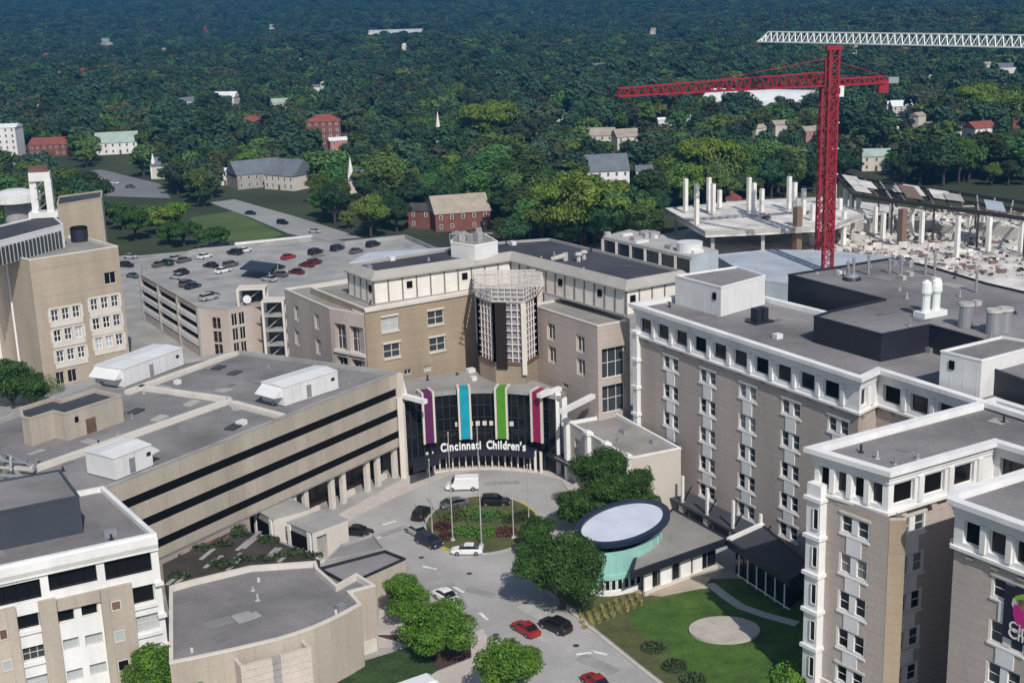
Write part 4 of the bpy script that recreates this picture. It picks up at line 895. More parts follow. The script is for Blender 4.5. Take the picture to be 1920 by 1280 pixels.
g = G(28, 362, 34); r = thing('white_tank', 'wide white domed tank on the roof of the tan tower', 'tank', g); MB().tube(g + Vector((0, 0, -2)), g, 6, 6, 24).tube(g, g + Vector((0, 0, .9)), 6, 2.5, 24).build('shell', M_WPAN, r); MB().tube(g + Vector((0, 0, -7)), g + Vector((0, 0, -2)), 3, 3, 16).build('pedestal', M_CONCD, r)
# ------------------------------------------------------------------ parking garage
ZG = 12.0
gpx = [(263, 514), (370, 575), (427, 579), (460, 573), (640, 530), (850, 478), (760, 440), (646, 452), (584, 444), (449, 459), (370, 466), (263, 492)]
GPp = ccw([G2(x, y, ZG) for x, y in gpx]); f0, f1 = G2(263, 514, ZG), G2(370, 575, ZG); f2 = G2(427, 579, ZG); f3 = G2(460, 573, ZG)
ei = edge_of(GPp, (f0 + f1) / 2); Pa, Pb = GPp[ei], GPp[(ei + 1) % len(GPp)]; L = (Pb - Pa).length
sl_ = []
for zc in (10.0, 7.3, 4.6):
    for k in range(3): sl_.append((L * k / 3 + .4, L * (k + 1) / 3 - .3, zc - .7, zc + .7))
ej = edge_of(GPp, (f1 + f2) / 2); Qa, Qb = GPp[ej], GPp[(ej + 1) % len(GPp)]; Lq = (Qb - Qa).length
tw = [(Lq * .45, Lq * .45 + 1.1, z, z + 2.6) for z in (7.2, 4.0, 1.0)] + [(Lq * .45 + 1.2, Lq * .45 + 2.2, z, z + 2.6) for z in (7.2, 4.0, 1.0)]
ek = edge_of(GPp, (f2 + f3) / 2); Ra, Rb = GPp[ek], GPp[(ek + 1) % len(GPp)]; Lr = (Rb - Ra).length
tr = [(Lr * .15 + j * Lr * .42, Lr * .50 + j * Lr * .42, z, z + 2.9) for z in (7.8, 4.4, 1.0) for j in (0, 1)]
GA, _ = building('parking_garage', 'concrete parking garage with pale banded side and cars parked on its roof deck', 'building', GPp, 0, ZG, M_TAUPE, M_CONCD, {ei: sl_, ej: tw, ek: tr}, 1.0, .3, M_CONCD, .8)
MATS['roof_deck'] = None
windows(GA, Pa, Pb, sl_, .78, M_BLACK, M_BLACK, 1, 1, .05); windows(GA, Qa, Qb, tw, .3, M_BROWN, M_GLASS, 1, 2, .1); windows(GA, Ra, Rb, tr, .3, M_CREAM, M_GLASS, 2, 1, .12)
e = (Pb - Pa).normalized(); n_ = Vector((e.y, -e.x)); aG = math.atan2(e.y, e.x)
for zc in (8.65, 5.95, 3.1):
    c = Pa + e * (L / 2) + n_ * .08; MB().box((c.x, c.y, zc), (L, .2, 1.25), aG).build('pale_band', M_WHITE, GA)
for k in range(4): c = Pa + e * (L * k / 3) + n_ * .15; MB().box((c.x, c.y, 5.9), (.5, .5, 11.6), aG).build('post', M_CONCD, GA)
# two open stair towers of white frames
for nm, px, w_, h_, lab in (('stair_tower', (483, 660), 6.0, 15.5, 'open white framed stair tower with a round white sign at the garage'), ('stair_tower', (522, 668), 4.6, 13.5, 'white framed glass stair tower between the garage and the taupe corner wing')):
    g = G(*px); r = thing(nm, lab, 'stair tower', g, 'stair towers of the garage')
    for sx in (-1, 1):
        for sy in (-1, 1): MB().bar((g.x + sx * w_ / 2, g.y + sy * 2, 0), (g.x + sx * w_ / 2, g.y + sy * 2, h_), .55).build('post', M_CREAM, r)
    for z in [h_ * k / 4 for k in range(1, 5)]:
        MB().box((g.x, g.y, z - .2), (w_ + .5, 4.4, .35)).build('landing', M_CREAM if z > h_ - 1 else M_CONCD, r)
    MB().box((g.x, g.y + 1.6, h_ / 2), (w_ - .6, .2, h_ - .6)).build('glass_back', M_GLASS2, r)
    for k in range(4): MB().bar((g.x - w_ / 2 + .5, g.y - .5, h_ * k / 4), (g.x + w_ / 2 - .5, g.y - .5, h_ * (k + 1) / 4 - .3), .9, .2).build('stair_flight', M_CONCD, r)
    if w_ > 5: MB().tube((g.x - .9, g.y - 2.3, h_ - 2.4), (g.x - .9, g.y - 2.5, h_ - 2.4), .95, .95, 20).build('round_sign', M_WHITE, r)
# ramp roof and carport on the deck
rp = [G2(x, y, 14) for x, y in ((655, 492), (850, 472), (848, 463), (690, 473))]
RM = thing('ramp_roof', 'pale sheet metal ramp roof on the garage behind the tan wing', 'roof', (*rp[0], 11)); MB().prism(rp, 13.7, 14.0).build('sheet', mat('pale_sheet', (.55, .57, .62), .4, .2, .1), RM)
for q in rp: MB().bar((q.x, q.y, 11), (q.x, q.y, 13.75), .25).build('post', M_STEEL, RM)
cp = [G2(x, y, 13.6) for x, y in ((449, 503), (505, 509), (520, 494), (470, 488))]
CPt = thing('deck_carport', 'dark navy carport roof on the garage deck', 'carport', (*cp[0], 11)); MB().prism(cp, 13.3, 13.6).build('roof', mat('navy_roof', (.02, .03, .05), .6), CPt)
for q in cp: MB().bar((q.x, q.y, 11), (q.x, q.y, 13.35), .25).build('post', M_STEEL, CPt)
# ------------------------------------------------------------------ ground, drive, lawns
def sheet(name, px, z, mt, kind='structure', org=None):
    P = ccw([G2(x, y) for x, y in px]); o = MB().poly([(p.x, p.y, z) for p in P]).build(name, mt); o['kind'] = kind; return o
def slabp(name, px, z0, z1, mt, kind='structure'):
    o = MB().prism([G2(x, y) for x, y in px], z0, z1).build(name, mt); o['kind'] = kind; return o
def smooth_px(px, n=6):
    r = []; k = len(px)
    for i in range(k):
        p0, p1, p2, p3 = px[i - 1], px[i], px[(i + 1) % k], px[(i + 2) % k]
        for j in range(n):
            t = j / n; r.append(tuple(.5 * (2 * p1[c] + (p2[c] - p0[c]) * t + (2 * p0[c] - 5 * p1[c] + 4 * p2[c] - p3[c]) * t * t + (3 * p1[c] - p0[c] - 3 * p2[c] + p3[c]) * t ** 3) for c in (0, 1)))
    return r
def terrain_z(x, y):
    d = math.hypot(x, y); t = max(0.0, min(1.0, (d - 650) / 900)); t = t * t * (3 - 2 * t)
    h = 16 * noise.noise((x / 420, y / 420, 1.3)) + 8 * noise.noise((x / 170, y / 170, 4.1))
    far = max(0.0, d - 2300) / 1000; k = min(1, far / 2.6)
    return t * h * (1 + .8 * k) + 26 * far * min(1, far) + (12 * noise.noise((x / 900, y / 900, 7.7)) * k)
gm = MB(); nx, ny = 90, 110; rows = []
ysr = [40 + 7600 * (j / ny) ** 2.0 for j in range(ny + 1)]
for j in range(ny + 1):
    for i in range(nx + 1):
        yy = ysr[j]; xx = (i / nx - .5) * (900 + yy * 1.25); gm.v.append((xx, yy, terrain_z(xx, yy) if yy > 560 else 0.0))
for j in range(ny):
    for i in range(nx): a_ = j * (nx + 1) + i; gm.f.append((a_, a_ + 1, a_ + nx + 2, a_ + nx + 1))
M_FLOOR = mat('wood_floor', (.035, .05, .018), .95, .02, .4, .25)
go = gm.build('ground', M_FLOOR, smooth=True); go['kind'] = 'structure'
sheet('campus_paving', [(-400, 1500), (2300, 1500), (2300, 420), (1930, 400), (1240, 440), (1010, 470), (640, 460), (450, 462), (250, 480), (-300, 480)], .012, M_CONCD)
drive_px = [(560, 1085), (640, 985), (700, 951), (800, 906), (850, 888), (907, 880), (1000, 886), (1052, 900), (1082, 950), (1062, 1005), (1000, 1050), (1012, 1092), (1060, 1133), (1115, 1180), (1200, 1248), (1320, 1340), (1000, 1440), (955, 1330), (938, 1240), (893, 1162), (852, 1092), (770, 1052), (720, 1038)]
sheet('drive', drive_px, .03, M_ASPH)
slabp('drop_off_pavement', [(560, 1030), (640, 962), (757, 898), (800, 880), (907, 872), (1052, 884), (1105, 912), (1095, 950), (1082, 945), (1052, 900), (1000, 886), (907, 880), (850, 888), (800, 906), (700, 951), (640, 985), (590, 1040)], .0, .15, M_WALK)
# island
ic = G(903, 982); irx = (G(1016, 985).x - G(800, 985).x) / 2; iry = (G(900, 928).y - G(900, 1038).y) / 2
isl = ell(ic.x, ic.y, irx, iry, 0, 40)
o = MB().sweep(isl, [(0, .02), (.0, .2), (-.35, .2), (-.35, .02)], closed=True).build('island_kerb', M_CONC); o['kind'] = 'structure'
o = MB().prism(inset(isl, .3), .02, .17).build('island_lawn', M_GRASSD); o['kind'] = 'structure'
for i0, i1 in ((36, 46), (22, 31)):
    pth = [isl[i % 40] for i in range(i0, i1)]; o = MB().sweep(pth, [(.04, .03), (.04, .215), (-.38, .215), (-.38, .03)]).build('yellow_kerb', M_YEL); o['kind'] = 'structure'
# right-hand verge, lawn, patio, path
sheet('verge', [(1040, 1112), (1066, 1132), (1120, 1180), (1207, 1250), (1330, 1345), (1700, 1345), (1620, 1200), (1500, 1080), (1340, 1085), (1190, 1112), (1130, 1112), (1080, 1075), (1010, 1045), (1002, 1060), (1015, 1092)], .035, M_GRASSD)
sheet('lawn', smooth_px([(1180, 1150), (1300, 1108), (1420, 1085), (1500, 1100), (1560, 1250), (1500, 1330), (1350, 1310), (1250, 1225)], 5), .045, M_GRASS)
MB().sweep([G2(x, y) for x, y in ((1012, 1094), (1060, 1135), (1115, 1181), (1200, 1249), (1320, 1342))], [(0, 0), (0, .17), (.45, .17), (.45, 0)]).build('kerb', M_WALK)['kind'] = 'structure'
g = G(1358, 1183); o = MB().prism(ell(g.x, g.y, (G(1425, 1183).x - G(1291, 1183).x) / 2, (G(1358, 1158).y - G(1358, 1208).y) / 2, 0, 36), 0, .35).build('round_patio', mat('patio_concrete', (.46, .42, .37), .9, .5, .15, .08)); o['kind'] = 'structure'
MB().sweep([G2(x, y) for x, y in ((1290, 1100), (1335, 1098), (1360, 1118), (1390, 1138), (1430, 1152), (1495, 1170))], [(-.7, .03), (-.7, .12), (.7, .12), (.7, .03)]).build('garden_path', mat('path_pale', (.45, .47, .42), .9, .4, .1))['kind'] = 'structure'
g = G(1300, 1098); slabp('terrace_paving', [(1190, 1112), (1280, 1080), (1335, 1085), (1320, 1102), (1240, 1118)], 0, .3, mat('terrace_tan', (.42, .36, .29), .9, .4, .12))
# left foreground beds
slabp('hedge_bed', [(628, 1262), (790, 1212), (818, 1258), (700, 1345), (600, 1345)], .0, .5, mat('clipped_hedge', (.028, .065, .014), .95, .6, .4, .4, .8)); sheet('mulch_bed', [(700, 1190), (880, 1190), (884, 1232), (806, 1262), (770, 1210)], .04, M_MULCH)
sheet('footway', [(806, 1264), (884, 1234), (880, 1190), (905, 1178), (940, 1245), (960, 1345), (800, 1345)], .034, M_WALK); sheet('forecourt', [(705, 1215), (712, 1130), (762, 1140), (800, 1190), (770, 1212)], .033, M_WALK)
# painted arrows / dashes
def paint(px, ln, ang, w=.35):
    g = G(*px); o = MB().box((g.x, g.y, .037), (ln, w, .006), ang).build('road_marking', M_PAINT); o['kind'] = 'structure'
for px, an in (((730, 980), .6), ((805, 1064), -.5), ((860, 1105), -.9), ((907, 1155), -1.1), ((952, 1080), .7), ((935, 1205), -1.0), ((700, 1010), .5)): paint(px, 2.4, an, .45)
g = G(1110, 1224)
for an, dx_ in ((.2, -.9), (-.5, .9)): o = MB().box((g.x + dx_, g.y, .037), (2.2, .5, .006), an).build('road_marking', M_PAINT); o['kind'] = 'structure'
# far field, road and parking lots
sheet('playing_field', [(372, 452), (356, 408), (438, 396), (532, 440), (490, 452)], .05, mat('field_grass', (.075, .115, .03), .95, .05, .3, .15)); 
sheet('street', [(392, 380), (440, 374), (560, 408), (680, 446), (600, 452), (540, 438), (470, 408)], .06, mat('pale_asphalt', (.30, .30, .30), .9, .05, .15, .06))
sheet('parking_lot', [(100, 328), (190, 318), (300, 345), (320, 372), (200, 368)], .05, mat('lot_asphalt', (.20, .20, .21), .9, .05, .15, .06))
MB().bar(G(440, 459, 3.0), G(585, 445, 3.0), 2.0, 1.2).build('long_white_wall', M_WHITE); tag(bpy.data.objects['long_white_wall'], 'long low white wall behind the garage roof deck', 'wall')
# ------------------------------------------------------------------ vehicles
CAR = {}
M_TYRE = mat('tyre', (.015, .015, .016), .9); M_RIM = mat('rim', (.4, .41, .42), .3, metal=.8); M_CGL = mat('car_glass', (.01, .012, .014), .06, spec=.7)
M_HL = mat('headlight_lens', (.75, .77, .78), .15); M_TL = mat('tail_lens', (.35, .01, .01), .2)
def car_paint(nm, c): return mat('car_' + nm, c, .28, spec=.6)
PAINTS = {'white': car_paint('white', (.75, .76, .76)), 'silver': car_paint('silver', (.38, .39, .40)), 'black': car_paint('black', (.012, .012, .014)), 'navy': car_paint('navy', (.015, .022, .045)), 'red': car_paint('red', (.30, .018, .02)), 'maroon': car_paint('maroon', (.12, .012, .018)), 'grey': car_paint('grey', (.10, .105, .11)), 'green': car_paint('green', (.015, .05, .035)), 'orange': car_paint('orange', (.30, .06, .035))}
def loft(secs):
    mb = MB(); n = len(secs[0])
    for s in secs: mb.v += [tuple(p) for p in s]
    for i in range(len(secs) - 1):
        for j in range(n):
            a_, b_ = i * n + j, i * n + (j + 1) % n; mb.f.append((a_, b_, b_ + n, a_ + n))
    mb.f += [tuple(range(n - 1, -1, -1)), tuple((len(secs) - 1) * n + j for j in range(n))]; return mb
def sec(x, w, z0, z1, r=.12): return [(x, -w + r * .5, z0), (x, w - r * .5, z0), (x, w, z0 + r), (x, w, z1 - r), (x, w - r, z1), (x, -w + r, z1), (x, -w, z1 - r), (x, -w, z0 + r)]
def car_meshes(kind):
    if kind in CAR: return CAR[kind]
    if kind == 'sedan':
        L, hw = 4.7, .91; body = [(-2.35, .74, .42, .80), (-2.25, .84, .28, .92), (-1.6, .90, .22, .98), (-.2, .91, .20, .95), (1.0, .91, .20, .93), (1.9, .87, .24, .80), (2.25, .78, .30, .68), (2.35, .66, .40, .58)]
        cab = [(-1.75, .78, .92, .96), (-1.05, .74, .92, 1.42), (-.2, .72, .92, 1.47), (.35, .72, .92, 1.40), (1.15, .78, .90, .95)]; top = [(-1.02, .69, 1.40, 1.445), (-.2, .68, 1.45, 1.50), (.36, .68, 1.38, 1.43)]; wb = 1.38; wr = .33
    elif kind == 'suv':
        L, hw = 4.8, .96; body = [(-2.4, .80, .45, 1.05), (-2.3, .90, .32, 1.12), (-1.4, .95, .26, 1.14), (.2, .96, .24, 1.10), (1.1, .95, .24, 1.06), (1.95, .91, .28, .98), (2.3, .82, .34, .85), (2.4, .70, .45, .72)]
        cab = [(-2.3, .82, 1.05, 1.10), (-1.95, .80, 1.05, 1.66), (-.2, .79, 1.05, 1.74), (.45, .78, 1.05, 1.66), (1.2, .84, 1.02, 1.08)]; top = [(-1.98, .76, 1.64, 1.70), (-.3, .75, 1.72, 1.78), (.46, .74, 1.64, 1.70)]; wb = 1.42; wr = .37
    else:
        L, hw = 5.7, 1.0; body = [(-2.85, .92, .45, 2.0), (-2.8, .98, .35, 2.25), (-1.0, 1.0, .30, 2.3), (1.2, 1.0, .30, 2.28), (1.55, .98, .30, 1.35), (2.4, .94, .32, 1.10), (2.75, .86, .38, .90), (2.85, .72, .48, .75)]
        cab = [(1.05, .90, 1.3, 2.18), (1.30, .89, 1.3, 2.15), (1.98, .88, 1.2, 1.26)]; top = [(-2.7, .93, 2.26, 2.34), (-.5, .94, 2.29, 2.38), (1.15, .90, 2.24, 2.33)]; wb = 1.75; wr = .38
    r = {'body': loft([sec(x, w, a_, b_) for x, w, a_, b_ in body]), 'glass': loft([sec(x, w, a_, b_, .06) for x, w, a_, b_ in cab]), 'top': loft([sec(x, w, a_, b_, .03) for x, w, a_, b_ in top])}
    r['tyre'] = MB().tube((0, -.11, 0), (0, .11, 0), wr, wr, 16).mesh('tyre', M_TYRE); r['rim'] = MB().tube((0, -.125, 0), (0, .125, 0), wr * .62, wr * .62, 12).mesh('rim', M_RIM)
    r['wheels'] = [(sx * wb, sy * (hw - .07), wr) for sx in (-1, 1) for sy in (-1, 1)]
    fx = body[-2][0]; bx = body[1][0]; zf = (body[-2][2] + body[-2][3]) / 2 + .08; zb = (body[1][2] + body[1][3]) / 2 + .18
    r['hl'] = [(fx, s * body[-2][1] * .78, zf) for s in (-1, 1)]; r['tl'] = [(body[0][0] + .04, s * body[0][1] * .86, zb) for s in (-1, 1)]
    r['hlm'] = MB().box((0, 0, 0), (.16, .34, .16)).mesh('headlight', M_HL); r['tlm'] = MB().box((0, 0, 0), (.12, .26, .2)).mesh('taillight', M_TL)
    r['mir'] = [(.75 if kind != 'van' else 1.75, s * (hw + .06), 1.0 if kind != 'van' else 1.35) for s in (-1, 1)]
    r['glassm'] = r['glass'].mesh('window_glass', M_CGL); r['cabtop'] = r['top']; CAR[kind] = r; return r
_cm = {}
def car(kind, paint_nm, loc, rz, label, group=None, parts=True):
    k = car_meshes(kind); pm = PAINTS[paint_nm]; key = (kind, paint_nm)
    if key not in _cm: _cm[key] = (k['body'].mesh('body', pm), k['top'].mesh('roof', pm), MB().box((0, 0, 0), (.22, .16, .15)).mesh('mirror', pm))
    b_, t_, m_ = _cm[key]
    nm = {'sedan': 'parked_car', 'suv': 'sport_utility_car', 'van': 'delivery_van'}[kind]
    root = thing(nm, label, 'van' if kind == 'van' else 'car', loc, group, rz)
    def ch(name, me, l=(0, 0, 0), par=None):
        o = bpy.data.objects.new(name, me); COL.objects.link(o); o.parent = par or root; o.location = l; return o
    ch('body', b_); ch('window_glass', k['glassm']); ch('roof', t_)
    if parts:
        for l in k['wheels']: w_ = ch('wheel', k['tyre'], l); ch('rim', k['rim'], (0, 0, 0), w_)
        for l in k['hl']: ch('headlight', k['hlm'], l)
        for l in k['tl']: ch('taillight', k['tlm'], l)
        for l in k['mir']: ch('mirror', m_, l)
    else:
        for l in k['wheels']: ch('wheel', k['tyre'], l)
    return root
def park(kind, paint_nm, rear, front, label, z=.035, group='cars at the roundabout', **kw):
    a_, b_ = G2(*rear, z), G2(*front, z); d = b_ - a_; c = (a_ + b_) / 2
    return car(kind, paint_nm, (c.x, c.y, z), math.atan2(d.y, d.x), label, group, **kw)
park('van', 'white', (899, 916), (836, 918), 'white box van in front of the entrance doors')
park('suv', 'black', (778, 982), (805, 955), 'black car parked beside the island facing the entrance')
park('sedan', 'silver', (796, 1010), (766, 992), 'silver car at the island between the two black cars')
park('suv', 'navy', (784, 1012), (826, 1030), 'dark car parked at the island behind the white car')
park('sedan', 'white', (906, 1037), (846, 1037), 'white car parked along the island under the flagpoles')
park('sedan', 'grey', (880, 945), (826, 955), 'dark grey car at the far side of the island')
park('suv', 'black', (905, 946), (952, 946), 'black sport utility car at the far side of the island')
park('sedan', 'black', (655, 1000), (690, 1003), 'dark car pulled up beside the porch')
park('sedan', 'red', (1010, 1200), (962, 1170), 'red car driving up towards the island', group='cars on the drive')
park('suv', 'black', (1068, 1192), (1016, 1168), 'black car on the drive beside the red car', group='cars on the drive')
park('sedan', 'white', (815, 1112), (862, 1138), 'white car standing beneath the roadside trees', group='cars on the drive')
park('sedan', 'red', (1135, 1300), (1100, 1272), 'red car leaving the picture at the lower road', group='cars on the drive')
# shuttle bus, lower edge
bp0, bp1 = G2(735, 1300), G2(815, 1272); d = (bp1 - bp0).normalized(); c = G2(745, 1335, 0)
BU = thing('shuttle_bus', 'white roofed shuttle bus at the kerb beside the hedge', 'bus', (c.x, c.y, .04), rz=math.atan2(d.y, d.x))
local(loft([sec(x, w_, a_, b_, .2) for x, w_, a_, b_ in ((-5, 1.1, .5, 2.85), (-4.8, 1.25, .4, 3.0), (4.6, 1.25, .4, 3.0), (5, 1.1, .5, 2.8))]), 'body', PAINTS['white'], BU)
for s in (-1, 1):
    for k in range(6):
        local(MB().box((-3.9 + k * 1.5, s * 1.255, 2.0), (1.3, .05, .9)), 'window', M_CGL, BU)
    for x in (-3.2, 3.2): o = bpy.data.objects.new('wheel', MB().tube((0, -.15, 0), (0, .15, 0), .5, .5, 16).mesh('wheel', M_TYRE)); COL.objects.link(o); o.parent = BU; o.location = (x, s * 1.15, .5)
local(MB().box((5.0, 0, 1.9), (.08, 1.9, 1.2)), 'windscreen', M_CGL, BU); local(MB().box((0, 0, 3.08), (2.4, 1.4, .2)), 'roof_unit', M_WPAN, BU)
# garage deck cars
deck = [('sedan', 'black', 340, 513), ('suv', 'grey', 352, 536), ('sedan', 'navy', 362, 540), ('sedan', 'silver', 333, 523), ('sedan', 'silver', 330, 488), ('sedan', 'grey', 345, 491), ('suv', 'green', 312, 497), ('sedan', 'grey', 300, 499),
        ('sedan', 'white', 384, 484), ('sedan', 'black', 395, 501), ('sedan', 'white', 418, 511), ('suv', 'grey', 433, 500), ('suv', 'black', 440, 477), ('sedan', 'white', 459, 473), ('sedan', 'red', 541, 485), ('sedan', 'maroon', 556, 513), ('suv', 'maroon', 590, 496), ('suv', 'black', 592, 476), ('sedan', 'maroon', 575, 500),
        ('suv', 'navy', 633, 469), ('sedan', 'black', 520, 505), ('sedan', 'grey', 525, 518), ('suv', 'black', 405, 463), ('sedan', 'navy', 420, 462), ('sedan', 'black', 385, 468), ('suv', 'black', 700, 462), ('sedan', 'grey', 395, 557), ('sedan', 'silver', 505, 527), ('suv', 'silver', 392, 562), ('sedan', 'grey', 668, 474)]
colw = {'black': 'black', 'grey': 'grey', 'navy': 'navy blue', 'silver': 'silver', 'green': 'green', 'white': 'white', 'red': 'red', 'maroon': 'maroon'}
for i, (k, c_, x, y) in enumerate(deck):
    g = G(x, y, 11.02); car(k, c_, g, .95 + (0.0 if i % 3 else 1.57) + random.uniform(-.08, .08), f'{colw[c_]} {"sport utility car" if k == "suv" else "car"} parked on the garage roof deck', 'cars on the garage roof deck')
for i, (k, c_, x, y) in enumerate([('sedan', 'silver', 245, 484), ('suv', 'black', 238, 500), ('sedan', 'grey', 250, 520), ('sedan', 'white', 150, 348), ('sedan', 'white', 215, 345), ('sedan', 'grey', 245, 352), ('suv', 'black', 180, 338), ('sedan', 'navy', 470, 402), ('suv', 'black', 530, 420), ('sedan', 'silver', 590, 436)]):
    g = G(x, y, .07); car(k, c_, g, random.uniform(-.3, .3) - .4, f'{colw[c_]} {"sport utility car" if k == "suv" else "car"} ' + ('in the lane beside the tan tower' if x < 260 and y > 470 else 'parked in the far car park' if y < 372 else 'on the street beside the playing field'), 'cars beyond the garage', parts=False)
# ------------------------------------------------------------------ flagpoles, island shrubs, people
for px, ty in (((811, 1003), 862), ((849, 1012), 812), ((903, 1022), 798), ((963, 1008), 868), ((992, 990), 872)):
    g = G(*px, .15); d = ray(px[0], ty); h = CAM_H + d.z * (g.y / d.y) - .15
    r = thing('flagpole', 'tall slim white flagpole on the island', 'flagpole', g, 'flagpoles on the island')
    MB().tube(g, g + Vector((0, 0, h)), .10, .06, 10).build('pole', M_CONC, r); MB().tube(g, g + Vector((0, 0, .35)), .4, .25, 10).build('base', M_CONC, r); MB().tube(g + Vector((0, 0, h)), g + Vector((0, 0, h + .25)), .14, .05, 8).build('finial', M_CONC, r)
M_LEAFR = mat('russet_leaf', (.085, .025, .022), .8, rand=.3)
for i, (x, y, rr, hh, mt, lb) in enumerate([(830, 990, 1.6, 1.3, M_LEAFR, 'low russet shrub on the island'), (838, 1008, 1.4, 1.1, M_LEAFR, 'low russet shrub on the island'), (950, 1000, 1.9, 1.1, M_LEAFR, 'low russet shrub on the island'), (855, 970, 2.0, 1.4, M_LEAF, 'dense green shrub on the island'), (880, 965, 2.2, 1.5, M_LEAF, 'dense green shrub on the island'), (905, 972, 2.0, 1.2, M_LEAF, 'dense green shrub on the island'),
        (930, 968, 2.0, 1.3, M_LEAF, 'dense green shrub on the island'), (868, 1000, 2.2, 1.2, M_LEAFB, 'dense green shrub on the island'), (905, 1000, 2.2, 1.0, M_LEAFB, 'dense green shrub on the island'), (965, 975, 1.8, 1.2, M_LEAFD, 'dark shrub on the island'), (985, 968, 1.6, 1.2, M_LEAFD, 'dark shrub on the island'), (845, 948, 1.8, 1.4, M_LEAFD, 'dark shrub on the island'),
        (1480, 1275, 2.2, 2.6, M_LEAFB, 'spiky green shrub at the foot of the recessed tower'), (130, 705, 3.5, 3.0, M_LEAFD, 'dark shrub at the foot of the tan tower'), (165, 690, 2.5, 2.6, M_LEAFD, 'dark shrub at the foot of the tan tower'), (90, 735, 3.5, 4.0, M_LEAF, 'dark shrub at the foot of the tan tower'), (1265, 1250, 1.6, .9, M_LEAFD, 'low hedge clump along the verge'), (1225, 1215, 1.6, .9, M_LEAFD, 'low hedge clump along the verge'), (1300, 1275, 1.6, .9, M_LEAFD, 'low hedge clump along the verge')]):
    g = G(x, y, .12); mb = MB(); leafpatch(mb, (0, 0, 0), rr, rr, hh, int(260 * rr), .16); r = thing('shrub', lb, 'shrub', g, 'shrubs')
    local(mb, 'foliage', mt, r); local(MB().tube((0, 0, -.05), (0, 0, hh * .6), .08, .05, 6), 'stem', M_MULCH, r)
k = 0
for row in range(3):                      # rows of straw-coloured ornamental grass
    for j in range(9):
        g = G(1090 + j * 13 + row * 4, 1160 - j * 5.5 + row * 9, .05); mb = MB()
        for _ in range(26): t = random.random() * 6.28; l_ = random.uniform(.25, .55); b0_ = Vector((random.gauss(0, .1), random.gauss(0, .1), 0)); tip = b0_ + Vector((math.cos(t) * l_, math.sin(t) * l_, random.uniform(.6, 1.0))); s_ = Vector((-math.sin(t), math.cos(t), 0)) * .05; mb.poly([b0_ - s_, b0_ + s_, tip])
        o = mb.build('ornamental_grass', mat('straw_grass', (.32, .28, .10), .9), org=None); o.location = g; tag(o, 'straw coloured ornamental grass tuft in rows beside the lawn', 'grass tuft', 'ornamental grasses beside the lawn')
# ------------------------------------------------------------------ construction site
M_PALE = mat('fresh_concrete', (.68, .65, .61), .9, .12, .38, .15, .2); M_PBLUE = mat('pale_blue_sheet', (.42, .47, .52), .7, .1, .2, .06); M_RUST = mat('rust_column', (.20, .13, .10), .85)
sheet('construction_floor', [(1235, 470), (1240, 440), (1500, 385), (1570, 372), (1930, 420), (2100, 460), (2100, 620), (1500, 590), (1300, 540)], .02, M_PALE)
M_DST0 = mat('dark_debris', (.04, .035, .035), .8)
def rubble(px0, n, mt, lab, sc):
    mb = MB()
    for _ in range(n):
        x = random.uniform(px0[0], px0[2]); y = random.uniform(px0[1], px0[3]); g = G(x, y); s_ = random.uniform(.25, 1.3) * sc; mb.box((g.x, g.y, s_ * .3), (s_ * random.uniform(.6, 2.5), s_ * random.uniform(.5, 1.5), s_ * .7), random.random() * 3)
    o = mb.build('rubble', mt); tag(o, lab, 'rubble', kind='stuff')
rubble((1560, 395, 1930, 520), 420, M_PALE, 'pale concrete rubble strewn over the construction floor', .8)
rubble((1530, 395, 1930, 520), 300, M_RUST, 'brown timber and steel debris on the construction floor', 1.0)
rubble((1530, 395, 1930, 520), 260, M_CONCD, 'grey stacked materials on the construction floor', 1.1)
rubble((1530, 395, 1930, 520), 160, M_DST0, 'dark scattered equipment on the construction floor', .9)
# raised deck with columns
ZD = 8.0
dk = [G2(x, y, ZD) for x, y in ((1247, 393), (1323, 437), (1436, 432), (1560, 425), (1620, 402), (1545, 372), (1400, 378))]
DK = thing('concrete_deck', 'raised unfinished concrete floor deck of the construction site', 'deck', (*dk[0], 0)); MB().prism(dk, ZD - 1.3, ZD).build('slab', M_PALE, DK)
MB().sweep(ccw(dk), [(.1, ZD - .6), (.1, ZD + .5), (-.15, ZD + .5), (-.15, ZD - .6)], closed=True).build('edge_board', M_CONC, DK)
for q in inset(ccw(dk), 3): MB().bar((q.x, q.y, 0), (q.x, q.y, ZD - 1.2), 1.0).build('support', M_CONC, DK)
M_COLW = mat('pale_column', (.78, .76, .71), .85, .3, .15, .05)
def site_col(bx, by, ty, z0, mt, w_, lab, grp):
    g = G(bx, by, z0); d = ray(bx, ty); h = CAM_H + d.z * (g.y / d.y) - z0
    r = thing('concrete_column', lab, 'column', g, grp); MB().box((g.x, g.y, z0 + h / 2), (w_, w_, h), .5).build('shaft', mt, r)
    MB().box((g.x, g.y, z0 + .25), (w_ * 1.5, w_ * 1.5, .5), .5).build('footing', M_CONC, r)
    for k in (-1, 1): MB().bar((g.x + k * w_ * .3, g.y, z0 + h), (g.x + k * w_ * .3, g.y, z0 + h + .9), .09).build('rebar', M_RUST, r)
for x, t, b in ((1285.5, 335, 399), (1306, 345, 424), (1329, 333, 398), (1337, 345, 404), (1349, 356, 392), (1404, 333, 398), (1413, 343, 405), (1428, 354, 401), (1479, 331, 394), (1489, 342, 402), (1506, 354, 406), (1552, 333, 386), (1563, 345, 386)):
    site_col(x, b, t, ZD, M_COLW, 1.15, 'tall pale concrete column standing on the raised deck', 'columns on the raised deck')
